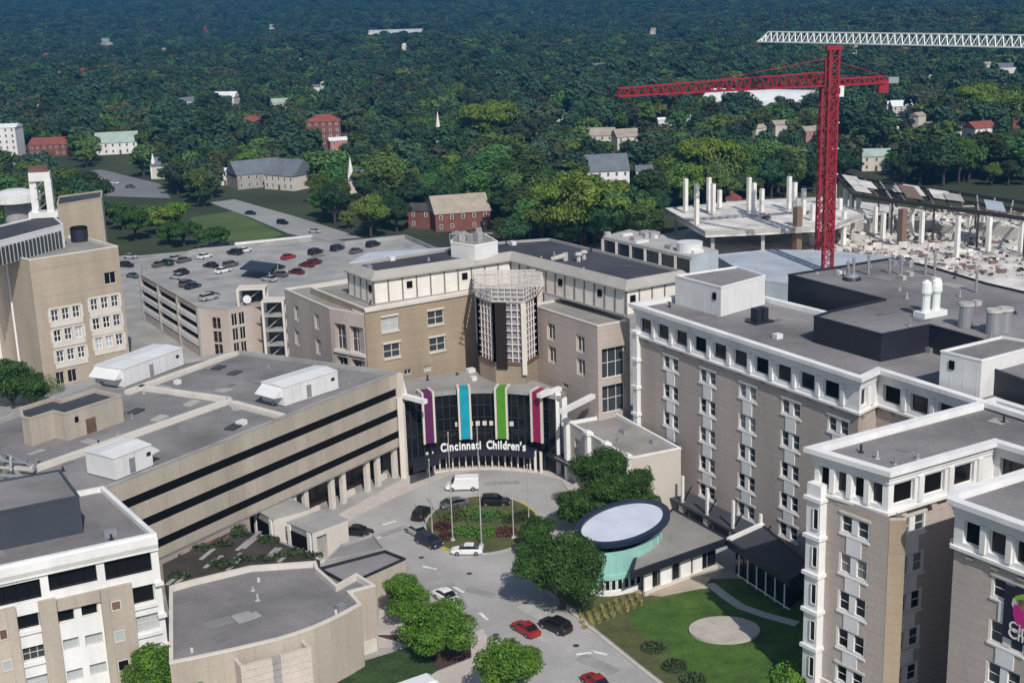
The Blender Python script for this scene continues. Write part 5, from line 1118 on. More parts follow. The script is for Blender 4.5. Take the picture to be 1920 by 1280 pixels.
for x, t, b in ((1522, 384, 462), (1573, 372, 440), (1584, 354, 405), (1596, 364, 412), (1609, 370, 408), (1581, 396, 462), (1670, 383, 436), (1708, 392, 442), (1727, 396, 458), (1793, 405, 484), (1817, 405, 430), (1843, 405, 432), (1852, 407, 475), (1913, 412, 475), (1640, 388, 440), (1655, 400, 450)):
    site_col(x, b, t, 0, M_COLW, 1.15, 'pale concrete column rising from the construction floor', 'columns on the construction floor')
for x, t, b in ((1436, 405, 458), (1494, 388, 474), (1545, 400, 466), (1690, 392, 465)):
    site_col(x, b, t, 0, M_RUST, 2.0, 'brown shuttered column at the front of the construction site', 'brown shuttered columns')
# dark steel roof frame on the right of the site
ZF = 11.0
A_, B_, C_, D_ = G(1568, 329, ZF), G(1935, 382, ZF), G(1600, 366, ZF), G(1935, 412, ZF)
SF = thing('steel_roof_frame', 'long dark steel roof frame over the construction floor', 'steel frame', (C_.x, C_.y, 0)); M_DST = mat('dark_steel', (.035, .026, .024), .6)
for p, q in ((A_, B_), (C_, D_), (A_.lerp(C_, .5), B_.lerp(D_, .5))): MB().bar(p, q, .9, 1.1).build('main_beam', M_DST, SF)
for k in range(13):
    t = k / 12; p, q = A_.lerp(B_, t), C_.lerp(D_, min(1, t * .97)); MB().bar(p, q, .45, .6).build('cross_beam', random.choice([M_DST, M_RUST, M_CONCD]), SF)
    if k % 3 == 0:
        for c in (p, q): MB().bar((c.x, c.y, 0), c, .5).build('post', M_DST, SF)
for k in range(26):
    t = random.random(); p, q = A_.lerp(B_, t), C_.lerp(D_, t); a_, b_ = p.lerp(q, random.random()), A_.lerp(B_, min(1, t + random.uniform(.03, .2))).lerp(C_.lerp(D_, min(1, t + .1)), random.random()); a_.z = b_.z = ZF - random.uniform(.6, 2.5)
    MB().bar(a_, b_, .3, .4).build('loose_beam', random.choice([M_DST, M_DST, M_RUST, M_CONC]), SF)
for k in range(12):
    t = random.random() * .8; p, q = A_.lerp(B_, t), C_.lerp(D_, t); a_, b_ = p.lerp(q, random.uniform(.1, .5)), p.lerp(q, random.uniform(.5, .95)); e = (B_ - A_).normalized() * 7
    zz = Vector((0, 0, .6 + .07 * k)); MB().add([a_ + zz, a_ + e + zz, b_ + e + zz, b_ + zz] + [v + zz * 1.0 - Vector((0, 0, .05)) for v in (a_, a_ + e, b_ + e, b_)], [(0, 1, 2, 3), (7, 6, 5, 4), (0, 4, 5, 1), (1, 5, 6, 2), (2, 6, 7, 3), (3, 7, 4, 0)]).build('deck_sheet', random.choice([M_PALE, M_PBLUE, M_CONC, M_RUST]), SF)
# pale podium roof, broken walls
block('podium_roof', 'pale blue sheeted podium roof in front of the construction deck', 'roof block', [(1340, 478), (1390, 508), (1436, 526), (1478, 532), (1492, 512), (1680, 482), (1560, 470), (1440, 468)], 0, 9.0, M_PBLUE, M_PBLUE, .1)
for i, (xa, ya, xb, yb, h) in enumerate(((1560, 430, 1640, 436, 4), (1700, 425, 1790, 440, 3.5), (1740, 470, 1800, 462, 2.5), (1830, 440, 1910, 452, 5), (1620, 470, 1700, 466, 2.2), (1500, 455, 1560, 452, 3))):
    p, q = G(xa, ya), G(xb, yb); r = thing('broken_wall', 'broken concrete wall stub on the construction floor', 'wall', p, 'broken walls on the construction floor'); n_ = 5
    for k in range(n_): a_, b_ = p.lerp(q, k / n_), p.lerp(q, (k + .97) / n_); hh = h * random.uniform(.55, 1.1); m_ = (a_ + b_) / 2; MB().box((m_.x, m_.y, hh / 2), ((b_ - a_).length, .6, hh), math.atan2((q - p).y, (q - p).x)).build('wall_panel', M_PALE, r)
# dark glazed block
gb = [G2(x, y, 16) for x, y in ((1130, 443), (1296, 482), (1345, 468), (1180, 430))]
GB = thing('glazed_block', 'low dark glazed block with pale frames and cluttered roof by the construction site', 'building', (*gb[0], 0)); gbc = ccw(gb)
MB().prism(gb, 15.2, 16.0).build('roof', M_CONC, GB); MB().prism(inset(gbc, .3), 0, 15.2, top=False).build('glass_wall', mat('navy_glass', (.015, .025, .032), .15, spec=.6), GB)
p, q = gb[0], gb[1]; e = (q - p); L = e.length; e /= L
for k in range(7): c = p + e * (L * k / 6); MB().bar((c.x, c.y, 0), (c.x, c.y, 15.3), .7).build('frame_post', M_CONC, GB)
for z in (10.6, 5.5): MB().bar((p.x, p.y, z), (q.x, q.y, z), .5).build('frame_rail', M_CONC, GB)
MB().prism([gb[1] + e * .05, gb[2] + e * .05, gb[2] + e * .4, gb[1] + e * .4], 0, 15.8).build('end_wall', M_PBLUE, GB)
for k in range(12):
    t, s_ = random.random(), random.uniform(.15, .85); c = gb[0].lerp(gb[1], t).lerp(gb[3].lerp(gb[2], t), s_); h = random.uniform(.5, 1.6); MB().box((c.x, c.y, 16 + h / 2), (random.uniform(1, 4), random.uniform(1, 3), h), .5).build('roof_unit', random.choice([M_CONC, M_WPAN, M_CONCD]), GB)
g = G(1293, 470, 16.0); MB().tube(g, g + Vector((0, 0, 2.2)), 3.2, 3.2, 20).build('round_tank', M_WPAN, GB)
# ------------------------------------------------------------------ tower cranes
def truss(mb, p, q, w, h, seg, ch=.32, br=.2, taper=1.0, tri=True):
    """box/triangular lattice from p to q; two bottom chords and one (or two) top chords"""
    d = (q - p); L = d.length; d /= L; s = d.cross(Vector((0, 0, 1))).normalized(); u = s.cross(d); n = max(2, round(L / seg))
    def pt(t, k): hh = h * (1 + (taper - 1) * t); return p + d * (L * t) + {0: s * (-w / 2), 1: s * (w / 2), 2: u * hh}[k]
    for k in (0, 1, 2): mb.bar(pt(0, k), pt(1, k), ch)
    for i in range(n):
        t0, t1, tm = i / n, (i + 1) / n, (i + .5) / n
        for k in (0, 1): mb.bar(pt(t0, k), pt(tm, 2), br); mb.bar(pt(tm, 2), pt(t1, k), br)
        mb.bar(pt(t0, 0), pt(t1, 1), br); mb.bar(pt(t0, 0), pt(t0, 1), br)
    return mb
def mast(mb, x, y, z0, z1, w, seg, ch=.35, br=.2):
    c = [(x + i * w / 2, y + j * w / 2) for i, j in ((-1, -1), (1, -1), (1, 1), (-1, 1))]
    for a_ in c: mb.bar((*a_, z0), (*a_, z1), ch)
    n = round((z1 - z0) / seg)
    for k in range(n):
        za, zb = z0 + (z1 - z0) * k / n, z0 + (z1 - z0) * (k + 1) / n
        for i in range(4):
            p, q = c[i], c[(i + 1) % 4]; mb.bar((*p, za), (*q, zb), br); mb.bar((*p, za), (*q, za), br)
            if k % 2: mb.bar((*q, za), (*p, zb), br)
    return mb
g = G(1541, 505); zj = CAM_H + ray(1551, 166).z * (g.y / ray(1551, 166).y)
CR = thing('red_tower_crane', 'red tower crane with red jib and white cab over the construction site', 'tower crane', g)
mast(MB(), g.x, g.y, 0, zj, 3.2, 3.2, .48, .26).build('mast', M_RED, CR); MB().box((g.x, g.y, .5), (7, 7, 1.0)).build('base_block', M_CONC, CR)
MB().tube((g.x, g.y, zj - .6), (g.x, g.y, zj + .6), 2.1, 2.1, 16).build('slewing_ring', M_DST, CR)
tip = G(1158, 186, zj); top = Vector((g.x, g.y, zj + .8)); tip.z = zj + .8
truss(MB(), top, tip, 2.2, 3.6, 2.6, .42, .26, .55).build('jib', M_RED, CR)
back_ = top + (top - tip).normalized() * 17; truss(MB(), top, back_, 2.2, 1.6, 3, .5, .3).build('counter_jib', M_RED, CR)
MB().box((back_.x - .5, back_.y, back_.z - 1.0), (2.6, 2.4, 3.4)).build('counterweight', M_RED, CR); MB().box((back_.x + 2.0, back_.y, back_.z + .6), (3, 1.8, 1.6), .2).build('winch', M_STEEL, CR)
mast(MB(), g.x, g.y, zj + .6, zj + 8.0, 1.5, 2, .34, .22).build('tower_head', M_RED, CR)
MB().bar((g.x, g.y, zj + 8), top + (tip - top) * .6 + Vector((0, 0, 2.4)), .16).bar((g.x, g.y, zj + 8), back_ + Vector((0, 0, 1.6)), .16).build('tie_bar', M_RED, CR)
cb_ = MB().box((g.x + 2.9, g.y - 2.0, zj - .7), (1.9, 2.2, 2.8)); cb_.build('cab', M_WHITE, CR); MB().box((g.x + 2.4, g.y - 3.15, zj - .5), (.8, .08, 1.6)).build('cab_window', M_CGL, CR)
tr = top.lerp(tip, .62); MB().box((tr.x, tr.y, tr.z - .5), (2.4, 1.6, .7)).build('trolley', M_DST, CR); MB().bar((tr.x, tr.y, tr.z - .6), (tr.x, tr.y, tr.z - 14), .14).box((tr.x, tr.y, tr.z - 14.4), (.8, .6, 1.1)).build('hoist_rope', M_DST, CR)
for k in range(6): MB().box((g.x + 2.4, g.y - 1.4, 6 + k * 7), (1.7, .9, .25)).build('mast_platform', M_WSTEEL, CR)
g = G(1549, 575); zw = CAM_H + ray(1556, 86).z * (g.y / ray(1556, 86).y)
CW = thing('white_jib_crane', 'tower crane with long white lattice jib on a slim red mast', 'tower crane', g)
mast(MB(), g.x, g.y, 0, zw, 2.2, 2.4, .38, .2).build('mast', M_RED, CW); MB().box((g.x, g.y, .5), (6, 6, 1.0)).build('base_block', M_CONC, CW)
MB().box((g.x, g.y, zw - .5), (3.8, 2.6, .9)).build('slewing_ring', M_RED, CW)
pL, pR = G(1424, 78, zw), G(1985, 90, zw)
truss(MB(), pL + (pR - pL) * .035, pR, 1.7, 2.5, 2.1, .32, .19).build('jib', M_WSTEEL, CW)
truss(MB(), pL, pL + (pR - pL) * .035, 1.7, .2, 2.1, .36, .24, 12.0).build('jib_nose', M_WSTEEL, CW)
MB().sweep([G2(x, y) for x, y in ((706, 1218), (650, 1238), (592, 1262), (570, 1285))], [(-.2, 0), (-.2, 1.6), (.2, 1.6), (.2, 0)]).build('ramp_wall', M_CREAM); tag(bpy.data.objects['ramp_wall'], 'low cream ramp wall curving along the foot of the auditorium', 'wall')
# worn patches and covers on the drive
for i, (x, y, w_, d_, an, mt) in enumerate([(1010, 1150, 7, 2.2, -.9, 'pale'), (900, 1110, 5, 1.6, -.6, 'dark'), (1120, 1245, 6, 2.0, -.8, 'dark'), (960, 1065, 4, 1.4, .3, 'pale'), (740, 995, 5, 1.5, .7, 'dark'), (940, 905, 6, 1.6, 0, 'dark'), (1030, 1200, 8, 1.2, -.8, 'pale')]):
    g = G(x, y); o = MB().box((g.x, g.y, .0325 + i * .0004), (w_, d_, .004), an).build('asphalt_patch', mat('asphalt_' + mt, (.42, .41, .40) if mt == 'pale' else (.29, .285, .285), .93, .3, .2, .1)); o['kind'] = 'structure'
for x, y in ((880, 1075), (985, 1130), (1080, 1210), (790, 1045), (930, 1190), (1045, 1160)):
    g = G(x, y); o = MB().tube((g.x, g.y, .03), (g.x, g.y, .042), .42, .42, 14).build('manhole_cover', mat('cast_iron', (.05, .05, .05), .7)); o['kind'] = 'structure'
# ------------------------------------------------------------------ trees
M_BARK = mat('bark', (.06, .045, .035), .95, 1.0, .3)
def tree_meshes(seed, R, H, nleaf, ls, core=.55, mt=None, lobes=13, trunk_h=None, one=False):
    rnd = random.Random(seed); th = trunk_h or H * .28; cz = th + (H - th) * .5; hz = (H - th) * .5
    L = [(0, 0, cz, R * .62, hz * .72)]
    for i in range(lobes):
        t = rnd.random() * 6.283; ph = rnd.uniform(-.7, 1.0); rr = R * rnd.uniform(.46, .84); c = math.cos(ph * 1.2)
        L.append((rr * math.cos(t) * c, rr * math.sin(t) * c, cz + hz * .62 * math.sin(ph * 1.3), R * rnd.uniform(.19, .40), hz * rnd.uniform(.18, .38)))
    mb = MB()
    if core > 0:
        for x, y, z, r, h in L:
            n1, n2 = 7, 4; base = len(mb.v)
            for j in range(n2 + 1):
                a = -math.pi / 2 + math.pi * j / n2
                for i in range(n1): b = 2 * math.pi * (i + (j % 2) * .5) / n1; k = rnd.uniform(.82, 1.1); mb.v.append((x + r * core * 1.25 * k * math.cos(a) * math.cos(b), y + r * core * 1.25 * k * math.cos(a) * math.sin(b), z + h * core * 1.25 * k * math.sin(a)))
            for j in range(n2):
                for i in range(n1): a0, a1 = base + j * n1 + i, base + j * n1 + (i + 1) % n1; mb.f.append((a0, a1, a1 + n1, a0 + n1))
    wts = [l[3] ** 2 for l in L]
    for _ in range(nleaf):
        x, y, z, r, h = rnd.choices(L, wts)[0]; v = Vector((rnd.gauss(0, 1), rnd.gauss(0, 1), rnd.gauss(.25, 1))).normalized(); k = rnd.uniform(.72, 1.12)
        p = Vector((x + v.x * r * k, y + v.y * r * k, z + v.z * h * k)); nrm = (v + Vector((rnd.gauss(0, .55), rnd.gauss(0, .55), rnd.gauss(.25, .55)))).normalized()
        a = nrm.orthogonal().normalized(); a = (Matrix.Rotation(rnd.random() * 6.283, 3, nrm) @ a) * ls * rnd.uniform(.55, 1.25); b = nrm.cross(a) * rnd.uniform(.5, .9)
        mb.poly([p - a, p - b * .7 + nrm * ls * .12, p + a, p + b * .7 + nrm * ls * .12])
    tb = MB().tube((0, 0, -.3), (0, 0, th + hz * .5), R * .085, R * .05, 7)
    for i in range(5):
        t = rnd.random() * 6.283; z0 = th * rnd.uniform(.7, 1.1); tb.tube((0, 0, z0), (R * .5 * math.cos(t), R * .5 * math.sin(t), z0 + hz * rnd.uniform(.5, 1.0)), R * .045, R * .015, 5)
    if one:
        me = bpy.data.meshes.new('tree'); nv = len(mb.v); me.from_pydata(mb.v + tb.v, [], mb.f + [tuple(i + nv for i in f) for f in tb.f]); me.materials.append(mt or M_LEAF); me.materials.append(M_BARK)
        k = len(mb.f); me.polygons.foreach_set('material_index', [0] * k + [1] * len(tb.f)); me.update(); return me
    return mb.mesh('crown', mt or M_LEAF), tb.mesh('trunk', M_BARK)
def plant_tree(cm, tm, loc, s, rz, label, group, name='tree'):
    r = thing(name, label, 'tree', loc, group, rz); r.scale = s
    for nm, me in (('crown', cm), ('trunk', tm)): o = bpy.data.objects.new(nm, me); COL.objects.link(o); o.parent = r
    return r
# near trees, each placed from its foot; label says where
M_L1 = mat('leaf_deep', (.038, .09, .014), .7, .7, .55, spec=.3); M_L2 = mat('leaf_fresh', (.085, .18, .018), .7, .8, .55, spec=.3); M_L3 = mat('leaf_yellowgreen', (.12, .18, .022), .7, .3, .5, spec=.3)  # strong noise mixes the dark gaps between leaves into the colour
near = [(765, 1168, 3.5, 7.0, M_L2, 10000, .18, 'leafy green street tree beside the auditorium corner'), (822, 1240, 4.8, 8.6, M_L2, 14000, .19, 'broad green tree over the mulch bed'), (955, 1335, 4.1, 9.4, M_L2, 12000, .19, 'fresh green tree at the lower end of the footway'),
        (1055, 1142, 6.3, 11.2, M_L1, 20000, .20, 'large dark green tree between the drive and the drum pavilion'), (1010, 1045, 3.2, 6.5, M_L1, 9000, .20, 'smaller dark tree at the edge of the roundabout'), (1130, 985, 5.6, 12.5, M_L1, 18000, .20, 'full green tree between the link wing and the drum pavilion'), (1190, 975, 4.4, 9.0, M_L1, 12000, .21, 'dark tree against the foot of the long tower'), (1095, 1000, 4.0, 7.5, M_L1, 11000, .21, 'dark tree behind the white drum roof'),
        (300, 1350, 3.9, 9.6, M_L2, 10000, .19, 'young green tree in front of the white office corner'), (362, 1345, 2.8, 7.4, M_L2, 5000, .24, 'small green tree in front of the curved wall'), (25, 765, 5.5, 11.0, M_L1, 8000, .3, 'dark tree beside the tan tower'), (65, 770, 4.0, 8.0, M_L1, 5000, .3, 'small dark tree beside the roof of the striped building'),
        (1478, 1330, 2.2, 5.0, M_L2, 3500, .24, 'small spiky tree at the white corner bay')]
for i, (x, y, R, H, mt, nl, ls, lab) in enumerate(near):
    cm, tm = tree_meshes(100 + i, R, H, nl, ls, .42, mt, 18, trunk_h=H * .14); plant_tree(cm, tm, G(x, y, .0), (1, 1, 1), random.random() * 6, lab, 'trees around the hospital')
# ------------------------------------------------------------------ houses in the woods: (x, y_base, width px, height m, wall, roof, label, kind)
WALLC = {'white': M_WHITE, 'cream': M_CREAM, 'brick': mat('red_brick', (.20, .075, .06), .9, .3, .25), 'tan': M_TAN, 'grey': M_CONCD, 'pink': mat('pink_render', (.48, .22, .20), .9, .2, .2)}
ROOFC = {'slate': mat('slate_roof', (.14, .16, .19), .8, .3, .2), 'red': mat('red_tile_roof', (.26, .07, .055), .85, .3, .25), 'tan': mat('tan_shingle', (.36, .31, .25), .9, .3, .2), 'white': mat('white_metal_roof', (.80, .82, .82), .5, .2, .1), 'dark': mat('dark_shingle', (.06, .055, .055), .9, .3, .3), 'green': mat('pale_green_roof', (.36, .45, .40), .8, .2, .2)}
CLEAR = []
def house(x, y, wpx, wall, roof, label, hr=None, dr=.8, rz=None, hip=False, storeys=2, parts=True, group='houses among the trees', name='house'):
    g = G(x, y); d = g.y; z0 = terrain_z(g.x, g.y) if d > 560 else 0.0
    if z0:                                   # settle on the sloping ground along the same sight line
        for _ in range(4): g = G(x, y, z0); z0 = terrain_z(g.x, g.y)
    w = wpx / F_PX * g.y; dp = w * dr; h = 3.1 * storeys; rh = w * .22 if hr is None else hr; rz = random.uniform(-.5, .5) if rz is None else rz
    CLEAR.append((g.x, g.y, max(w, dp) * .62, h + rh))
    r = thing(name, label, 'house', (g.x, g.y, z0 - .5), group, rz); a, b = w / 2, dp / 2; h += .5
    local(MB().prism([(-a, -b), (a, -b), (a, b), (-a, b)], 0, h, top=False).add([(-a, -b, h), (-a, b, h), (-a, 0, h + rh), (a, -b, h), (a, b, h), (a, 0, h + rh)], [(0, 2, 1), (3, 4, 5)] if not hip else []), 'wall', WALLC[wall], r)
    o = .35; hx = a - (b * .8 if hip else -o)
    v = [(-a - o, -b - o, h - .15), (a + o, -b - o, h - .15), (a + o, b + o, h - .15), (-a - o, b + o, h - .15), (-hx, 0, h + rh + .12), (hx, 0, h + rh + .12)]
    rf = local(MB().add(v, [(0, 1, 5, 4), (2, 3, 4, 5), (1, 2, 5), (3, 0, 4), (3, 2, 1, 0)]), 'roof', ROOFC[roof], r)
    if parts:
        local(MB().box((a * .45, b * .25, h + rh * .9), (.9, .9, 2.2)), 'chimney', WALLC['brick'], rf)
        n = max(2, int(w / 3.2)); wm = win_mesh(1.1, 1.5, .1, M_WHITE, M_GLASS, 1, 2, .12)
        for s in range(storeys):
            for k in range(n):
                if s == 0 and k == n // 2: local(MB().box((-a + w * (k + .5) / n, -b - .05, 1.6), (1.1, .12, 2.2)), 'door', M_BROWN, r); continue
                f = bpy.data.objects.new('window', wm[0]); COL.objects.link(f); f.parent = r; f.location = (-a + w * (k + .5) / n, -b - .1, 2.3 + s * 3.1); p = bpy.data.objects.new('pane', wm[1]); COL.objects.link(p); p.parent = f
    return r
house(610, 282, 62, 'brick', 'red', 'tall red brick house with banded upper floors among the trees', storeys=5, hip=True, rz=.1, hr=3)
house(640, 284, 45, 'pink', 'white', 'low pink building beside the tall red brick house', hr=1.2, storeys=2)
house(475, 245, 38, 'brick', 'red', 'house with bright red roof on the wooded slope', hip=True)
house(100, 290, 70, 'brick', 'red', 'long dark brick house with red roof beyond the car park', rz=.0, hr=3)
house(18, 292, 48, 'white', 'white', 'tall white apartment house beyond the tan tower', storeys=5, hr=1.5)
house(222, 286, 75, 'white', 'green', 'white house with pale green roofs beyond the car park', rz=.2)
house(480, 348, 90, 'grey', 'slate', 'school hall with broad slate roof beside the field', hr=5, rz=.5, dr=.7); house(545, 352, 75, 'cream', 'slate', 'cream gabled school wing beside the slate hall', hr=6, rz=-.6); house(432, 345, 45, 'white', 'white', 'pale flat school wing beside the slate hall', hr=.8)
house(860, 425, 105, 'brick', 'tan', 'brick house with tan roof right behind the penthouse', rz=.25, hr=5); house(795, 425, 50, 'brick', 'dark', 'dark roofed brick house beside the tan roofed house', rz=-.3)
house(1125, 275, 55, 'cream', 'tan', 'tan roofed house with cream gable in the woods'); house(1178, 277, 55, 'cream', 'tan', 'wide tan roofed house next to another tan roof', rz=.2)
house(1135, 345, 80, 'white', 'slate', 'slate roofed house with white gable behind the bright tree', rz=.1, hr=6); house(1212, 347, 38, 'white', 'slate', 'white gabled cottage behind the bright tree')
house(915, 66, 58, 'pink', 'red', 'large pink mansion with red roof on the distant hill', storeys=4, parts=False, hr=8, hip=True); house(742, 64, 100, 'white', 'white', 'long low white building on the distant hill', storeys=2, hr=1, dr=.3, rz=0, parts=False)
house(1835, 262, 48, 'white', 'red', 'white house with reddish roof in the woods beyond the crane'); house(1690, 218, 42, 'cream', 'white', 'pale house in the woods beside the crane mast'); house(1520, 268, 36, 'pink', 'tan', 'pinkish house just behind the crane mast'); house(1640, 318, 52, 'cream', 'green', 'pale green roofed house behind the steel frame'); house(1375, 405, 34, 'white', 'red', 'white gabled house with red roof behind the deck columns', rz=1.4)
house(425, 197, 42, 'white', 'white', 'long white house in the middle woods'); house(350, 205, 30, 'white', 'slate', 'small white house with slate roof in the middle woods', rz=.3)
rnd = random.Random(5); k = 0
for x, y, w in [(155, 152, 16), (113, 150, 10), (510, 68, 14), (385, 60, 16), (140, 16, 14), (240, 14, 20), (545, 14, 8), (305, 90, 18), (335, 105, 14), (280, 175, 9), (75, 205, 14), (70, 245, 12), (525, 208, 30), (590, 178, 18), (610, 170, 14), (85, 110, 16), (65, 55, 14), (200, 82, 24), (1000, 45, 12), (1020, 50, 8), (1090, 68, 10), (1125, 132, 26), (1050, 122, 10), (1010, 115, 8), (890, 130, 8), (845, 130, 10), (1225, 64, 16), (1260, 66, 14), (1400, 28, 12), (1300, 30, 14), (1470, 46, 8), (1700, 104, 10), (1800, 126, 18), (1850, 135, 20), (1885, 140, 30), (1858, 28, 8), (1720, 238, 24), (1680, 250, 16), (1740, 255, 14), (1660, 215, 20), (1800, 255, 14), (1900, 240, 20), (1050, 228, 10), (880, 196, 10), (705, 208, 10), (960, 300, 12), (1000, 275, 14), (1420, 262, 26), (1460, 255, 30), (1240, 245, 14), (1290, 240, 16), (1740, 160, 14), (1600, 100, 16), (560, 110, 12), (620, 130, 14), (450, 150, 10), (260, 130, 12), (30, 130, 16), (960, 170, 10), (760, 120, 12), (815, 85, 10), (1340, 120, 10), (1160, 95, 10)]:
    wl, rf = rnd.choice([('white', 'white'), ('white', 'slate'), ('cream', 'tan'), ('white', 'tan'), ('brick', 'red'), ('white', 'white'), ('cream', 'green')])
    house(x, y, w, wl, rf, {'whitewhite': 'small all white house among distant trees', 'whiteslate': 'small white house with slate roof among distant trees', 'creamtan': 'small cream house with tan roof among distant trees', 'whitetan': 'small white house with tan roof among distant trees', 'brickred': 'small brick house with red roof among distant trees', 'creamgreen': 'small cream house with green roof among distant trees'}[wl + rf], parts=False, rz=rnd.uniform(-.7, .7), group='distant houses')
for x, y, h in ((823, 276, 16), (660, 364, 13), (290, 335, 10)):
    g = G(x, y); r = thing('church_steeple', {823: 'slender white church steeple rising from dark trees', 660: 'short white steeple beside the brick house', 290: 'small white spire at the far car park'}[x], 'steeple', g); CLEAR.append((g.x, g.y, 3, 8))
    MB().box((g.x + 5, g.y + 2, 3), (11, 7, 6)).build('nave', M_CREAM, r); MB().add([(g.x - .8, g.y - 2, 6), (g.x + 10.8, g.y - 2, 6), (g.x + 10.8, g.y + 6, 6), (g.x - .8, g.y + 6, 6), (g.x - .8, g.y + 2, 9.5), (g.x + 10.8, g.y + 2, 9.5)], [(0, 1, 5, 4), (2, 3, 4, 5), (1, 2, 5), (3, 0, 4), (3, 2, 1, 0)]).build('roof', ROOFC['slate'], r); MB().box((g.x, g.y, h * .3), (2.4, 2.4, h * .6)).build('tower', M_WHITE, r); MB().tube((g.x, g.y, h * .6), (g.x, g.y, h * 1.15), 1.3, .08, 8).build('spire', M_WHITE, r)
# vaulted white hall
g = G(1425, 222); a0_ = G(1338, 212); b0_ = G(1522, 218); VH = thing('vaulted_hall', 'large hall with curved white metal roof in the woods behind the red jib', 'hall', g); Lv = (b0_ - a0_).length; ev = (b0_ - a0_).normalized(); dv = Vector((-ev.y, ev.x, 0)); mb = MB(); n = 14; Wd = 34
for i in range(n + 1):
    t = math.pi * i / n
    for e_ in (0, 1): q = a0_ + ev * (Lv * e_) + dv * (-Wd / 2 * math.cos(t)); mb.v.append((q.x, q.y, 6 + 9 * math.sin(t)))
for i in range(n): mb.f.append((2 * i, 2 * i + 1, 2 * i + 3, 2 * i + 2))
mb.f += [tuple(range(0, 2 * n + 2, 2)), tuple(range(2 * n + 1, 0, -2))]; mb.build('vault', ROOFC['white'], VH)
MB().prism([a0_ - dv * Wd / 2, b0_ - dv * Wd / 2, b0_ + dv * Wd / 2, a0_ + dv * Wd / 2], 0, 6.05).build('wall', M_CREAM, VH); CLEAR.append((g.x, g.y + 4, Lv * .44, 30))
# ------------------------------------------------------------------ woods
M_FST = mat('far_street', (.32, .31, .30), .9, .05, .15)
STREETS = [[(1175, 262), (1215, 246), (1290, 226)], [(330, 215), (420, 205), (520, 212)], [(1190, 75), (1240, 88), (1330, 96)], [(60, 335), (20, 312), (-40, 300)], [(640, 268), (720, 262), (780, 270)], [(300, 170), (240, 180), (180, 176)], [(1560, 160), (1700, 150), (1900, 168)]]
SEGS = []
for st in STREETS:
    P_ = []
    for x, y in st:
        z_ = 0.0
        for _ in range(5): g = G(x, y, z_); z_ = terrain_z(g.x, g.y) if g.y > 560 else 0.0
        P_.append(Vector((g.x, g.y)))
    mb = MB()
    for a_, b_ in zip(P_, P_[1:]):
        SEGS.append((a_, b_)); e = (b_ - a_); n_ = max(2, int(e.length / 25)); d_ = Vector((e.y, -e.x)).normalized() * 5
        for k in range(n_):
            q = [a_ + e * (k / n_) - d_, a_ + e * ((k + 1) / n_) - d_, a_ + e * ((k + 1) / n_) + d_, a_ + e * (k / n_) + d_]; mb.poly([(v.x, v.y, (terrain_z(v.x, v.y) if v.y > 560 else 0) + .8) for v in q])
    o = mb.build('far_street', M_FST); o['kind'] = 'structure'
KEEP = [[G2(*p) for p in poly] for poly in (
    [(-400, 1500), (2400, 1500), (2400, 365), (1930, 350), (1570, 352), (1500, 372), (1240, 402), (1225, 470), (1010, 472), (840, 470), (760, 446), (650, 458), (450, 470), (250, 486), (205, 480), (-400, 440)],
    [(196, 486), (185, 400), (330, 368), (450, 430), (440, 470), (400, 495)], [(366, 456), (350, 404), (438, 392), (540, 440), (500, 456)], [(388, 382), (440, 370), (560, 402), (690, 440), (700, 500), (400, 500), (420, 455), (400, 420)], [(96, 332), (190, 314), (304, 342), (336, 392), (150, 400)])]
def ok(x, y, R):
    for P in KEEP:
        if inpoly(x, y, P): return False
    for a_, b_ in SEGS:
        e = b_ - a_; t = max(0, min(1, ((x - a_.x) * e.x + (y - a_.y) * e.y) / e.length_squared)); dx_, dy_ = x - a_.x - e.x * t, y - a_.y - e.y * t
        if abs(dx_) < 9 and -(8 + y * .07) < dy_ < 8: return False
    for cx_, cy_, r_, h_ in CLEAR:
        dx_, dy_ = x - cx_, y - cy_
        if abs(dx_) > r_ + R * 2 + 60 or dy_ > r_ + R or dy_ < -400: continue
        dd = math.hypot(cx_, cy_); ux_, uy_ = cx_ / dd, cy_ / dd; al = -(dx_ * ux_ + dy_ * uy_); ac = abs(-dx_ * uy_ + dy_ * ux_)
        if al > 0:                                   # towards the town side: gardens and streets keep the roofs in view
            reach = min(600, max(0, 15 - h_ * .5) / (CAM_H / dd)) + r_ + R * .6
            if al < reach and ac < r_ * .95 + R * .25: return False
        elif dx_ * dx_ + dy_ * dy_ < (r_ + R * .6) ** 2: return False
    return True
pts = []; rnd = random.Random(11); y = 285.0
while y < 6800:
    sp = 7.6 + max(0, y - 500) * .0021; half = y * .46 + 70; x = -half
    while x < half:
        px, py = x + rnd.uniform(-.42, .42) * sp, y + rnd.uniform(-.42, .42) * sp; R = sp * rnd.choice((.42, .55, .62, .72, .95)) * rnd.uniform(.9, 1.15)
        if noise.noise((px / 60, py / 60, 2.2)) > -.42 and ok(px, py, R): pts.append((px, py, R))
        x += sp
    y += sp * .92
def in_view(p):
    v = Vector((p[0], p[1], 8 - CAM_H)); z = v.dot(_f); X = 960 + F_PX * v.dot(RT) / z; Y = 640 - F_PX * v.dot(UP) / z; return -20 < X < 1940 and Y < 480
vis = sorted([p for p in pts if in_view(p)], key=lambda p: p[1]); single = vis[:285]; ss = set(single)
M_L1B = mat('leaf_dark_green', (.028, .06, .022), .75, rand=.6, spec=.25); M_L3B = mat('leaf_light_green', (.085, .135, .022), .75, rand=.5, spec=.25)  # darker and lighter leaf colours for tree variety
protos = [tree_meshes(300 + i, 5.0, 12.0 if i % 3 else 14, 2200, .5, .6, (M_LEAF, M_LEAF, M_L1B, M_LEAF, M_L1B, M_L3B)[i], (14, 10, 18)[i % 3]) for i in range(6)]
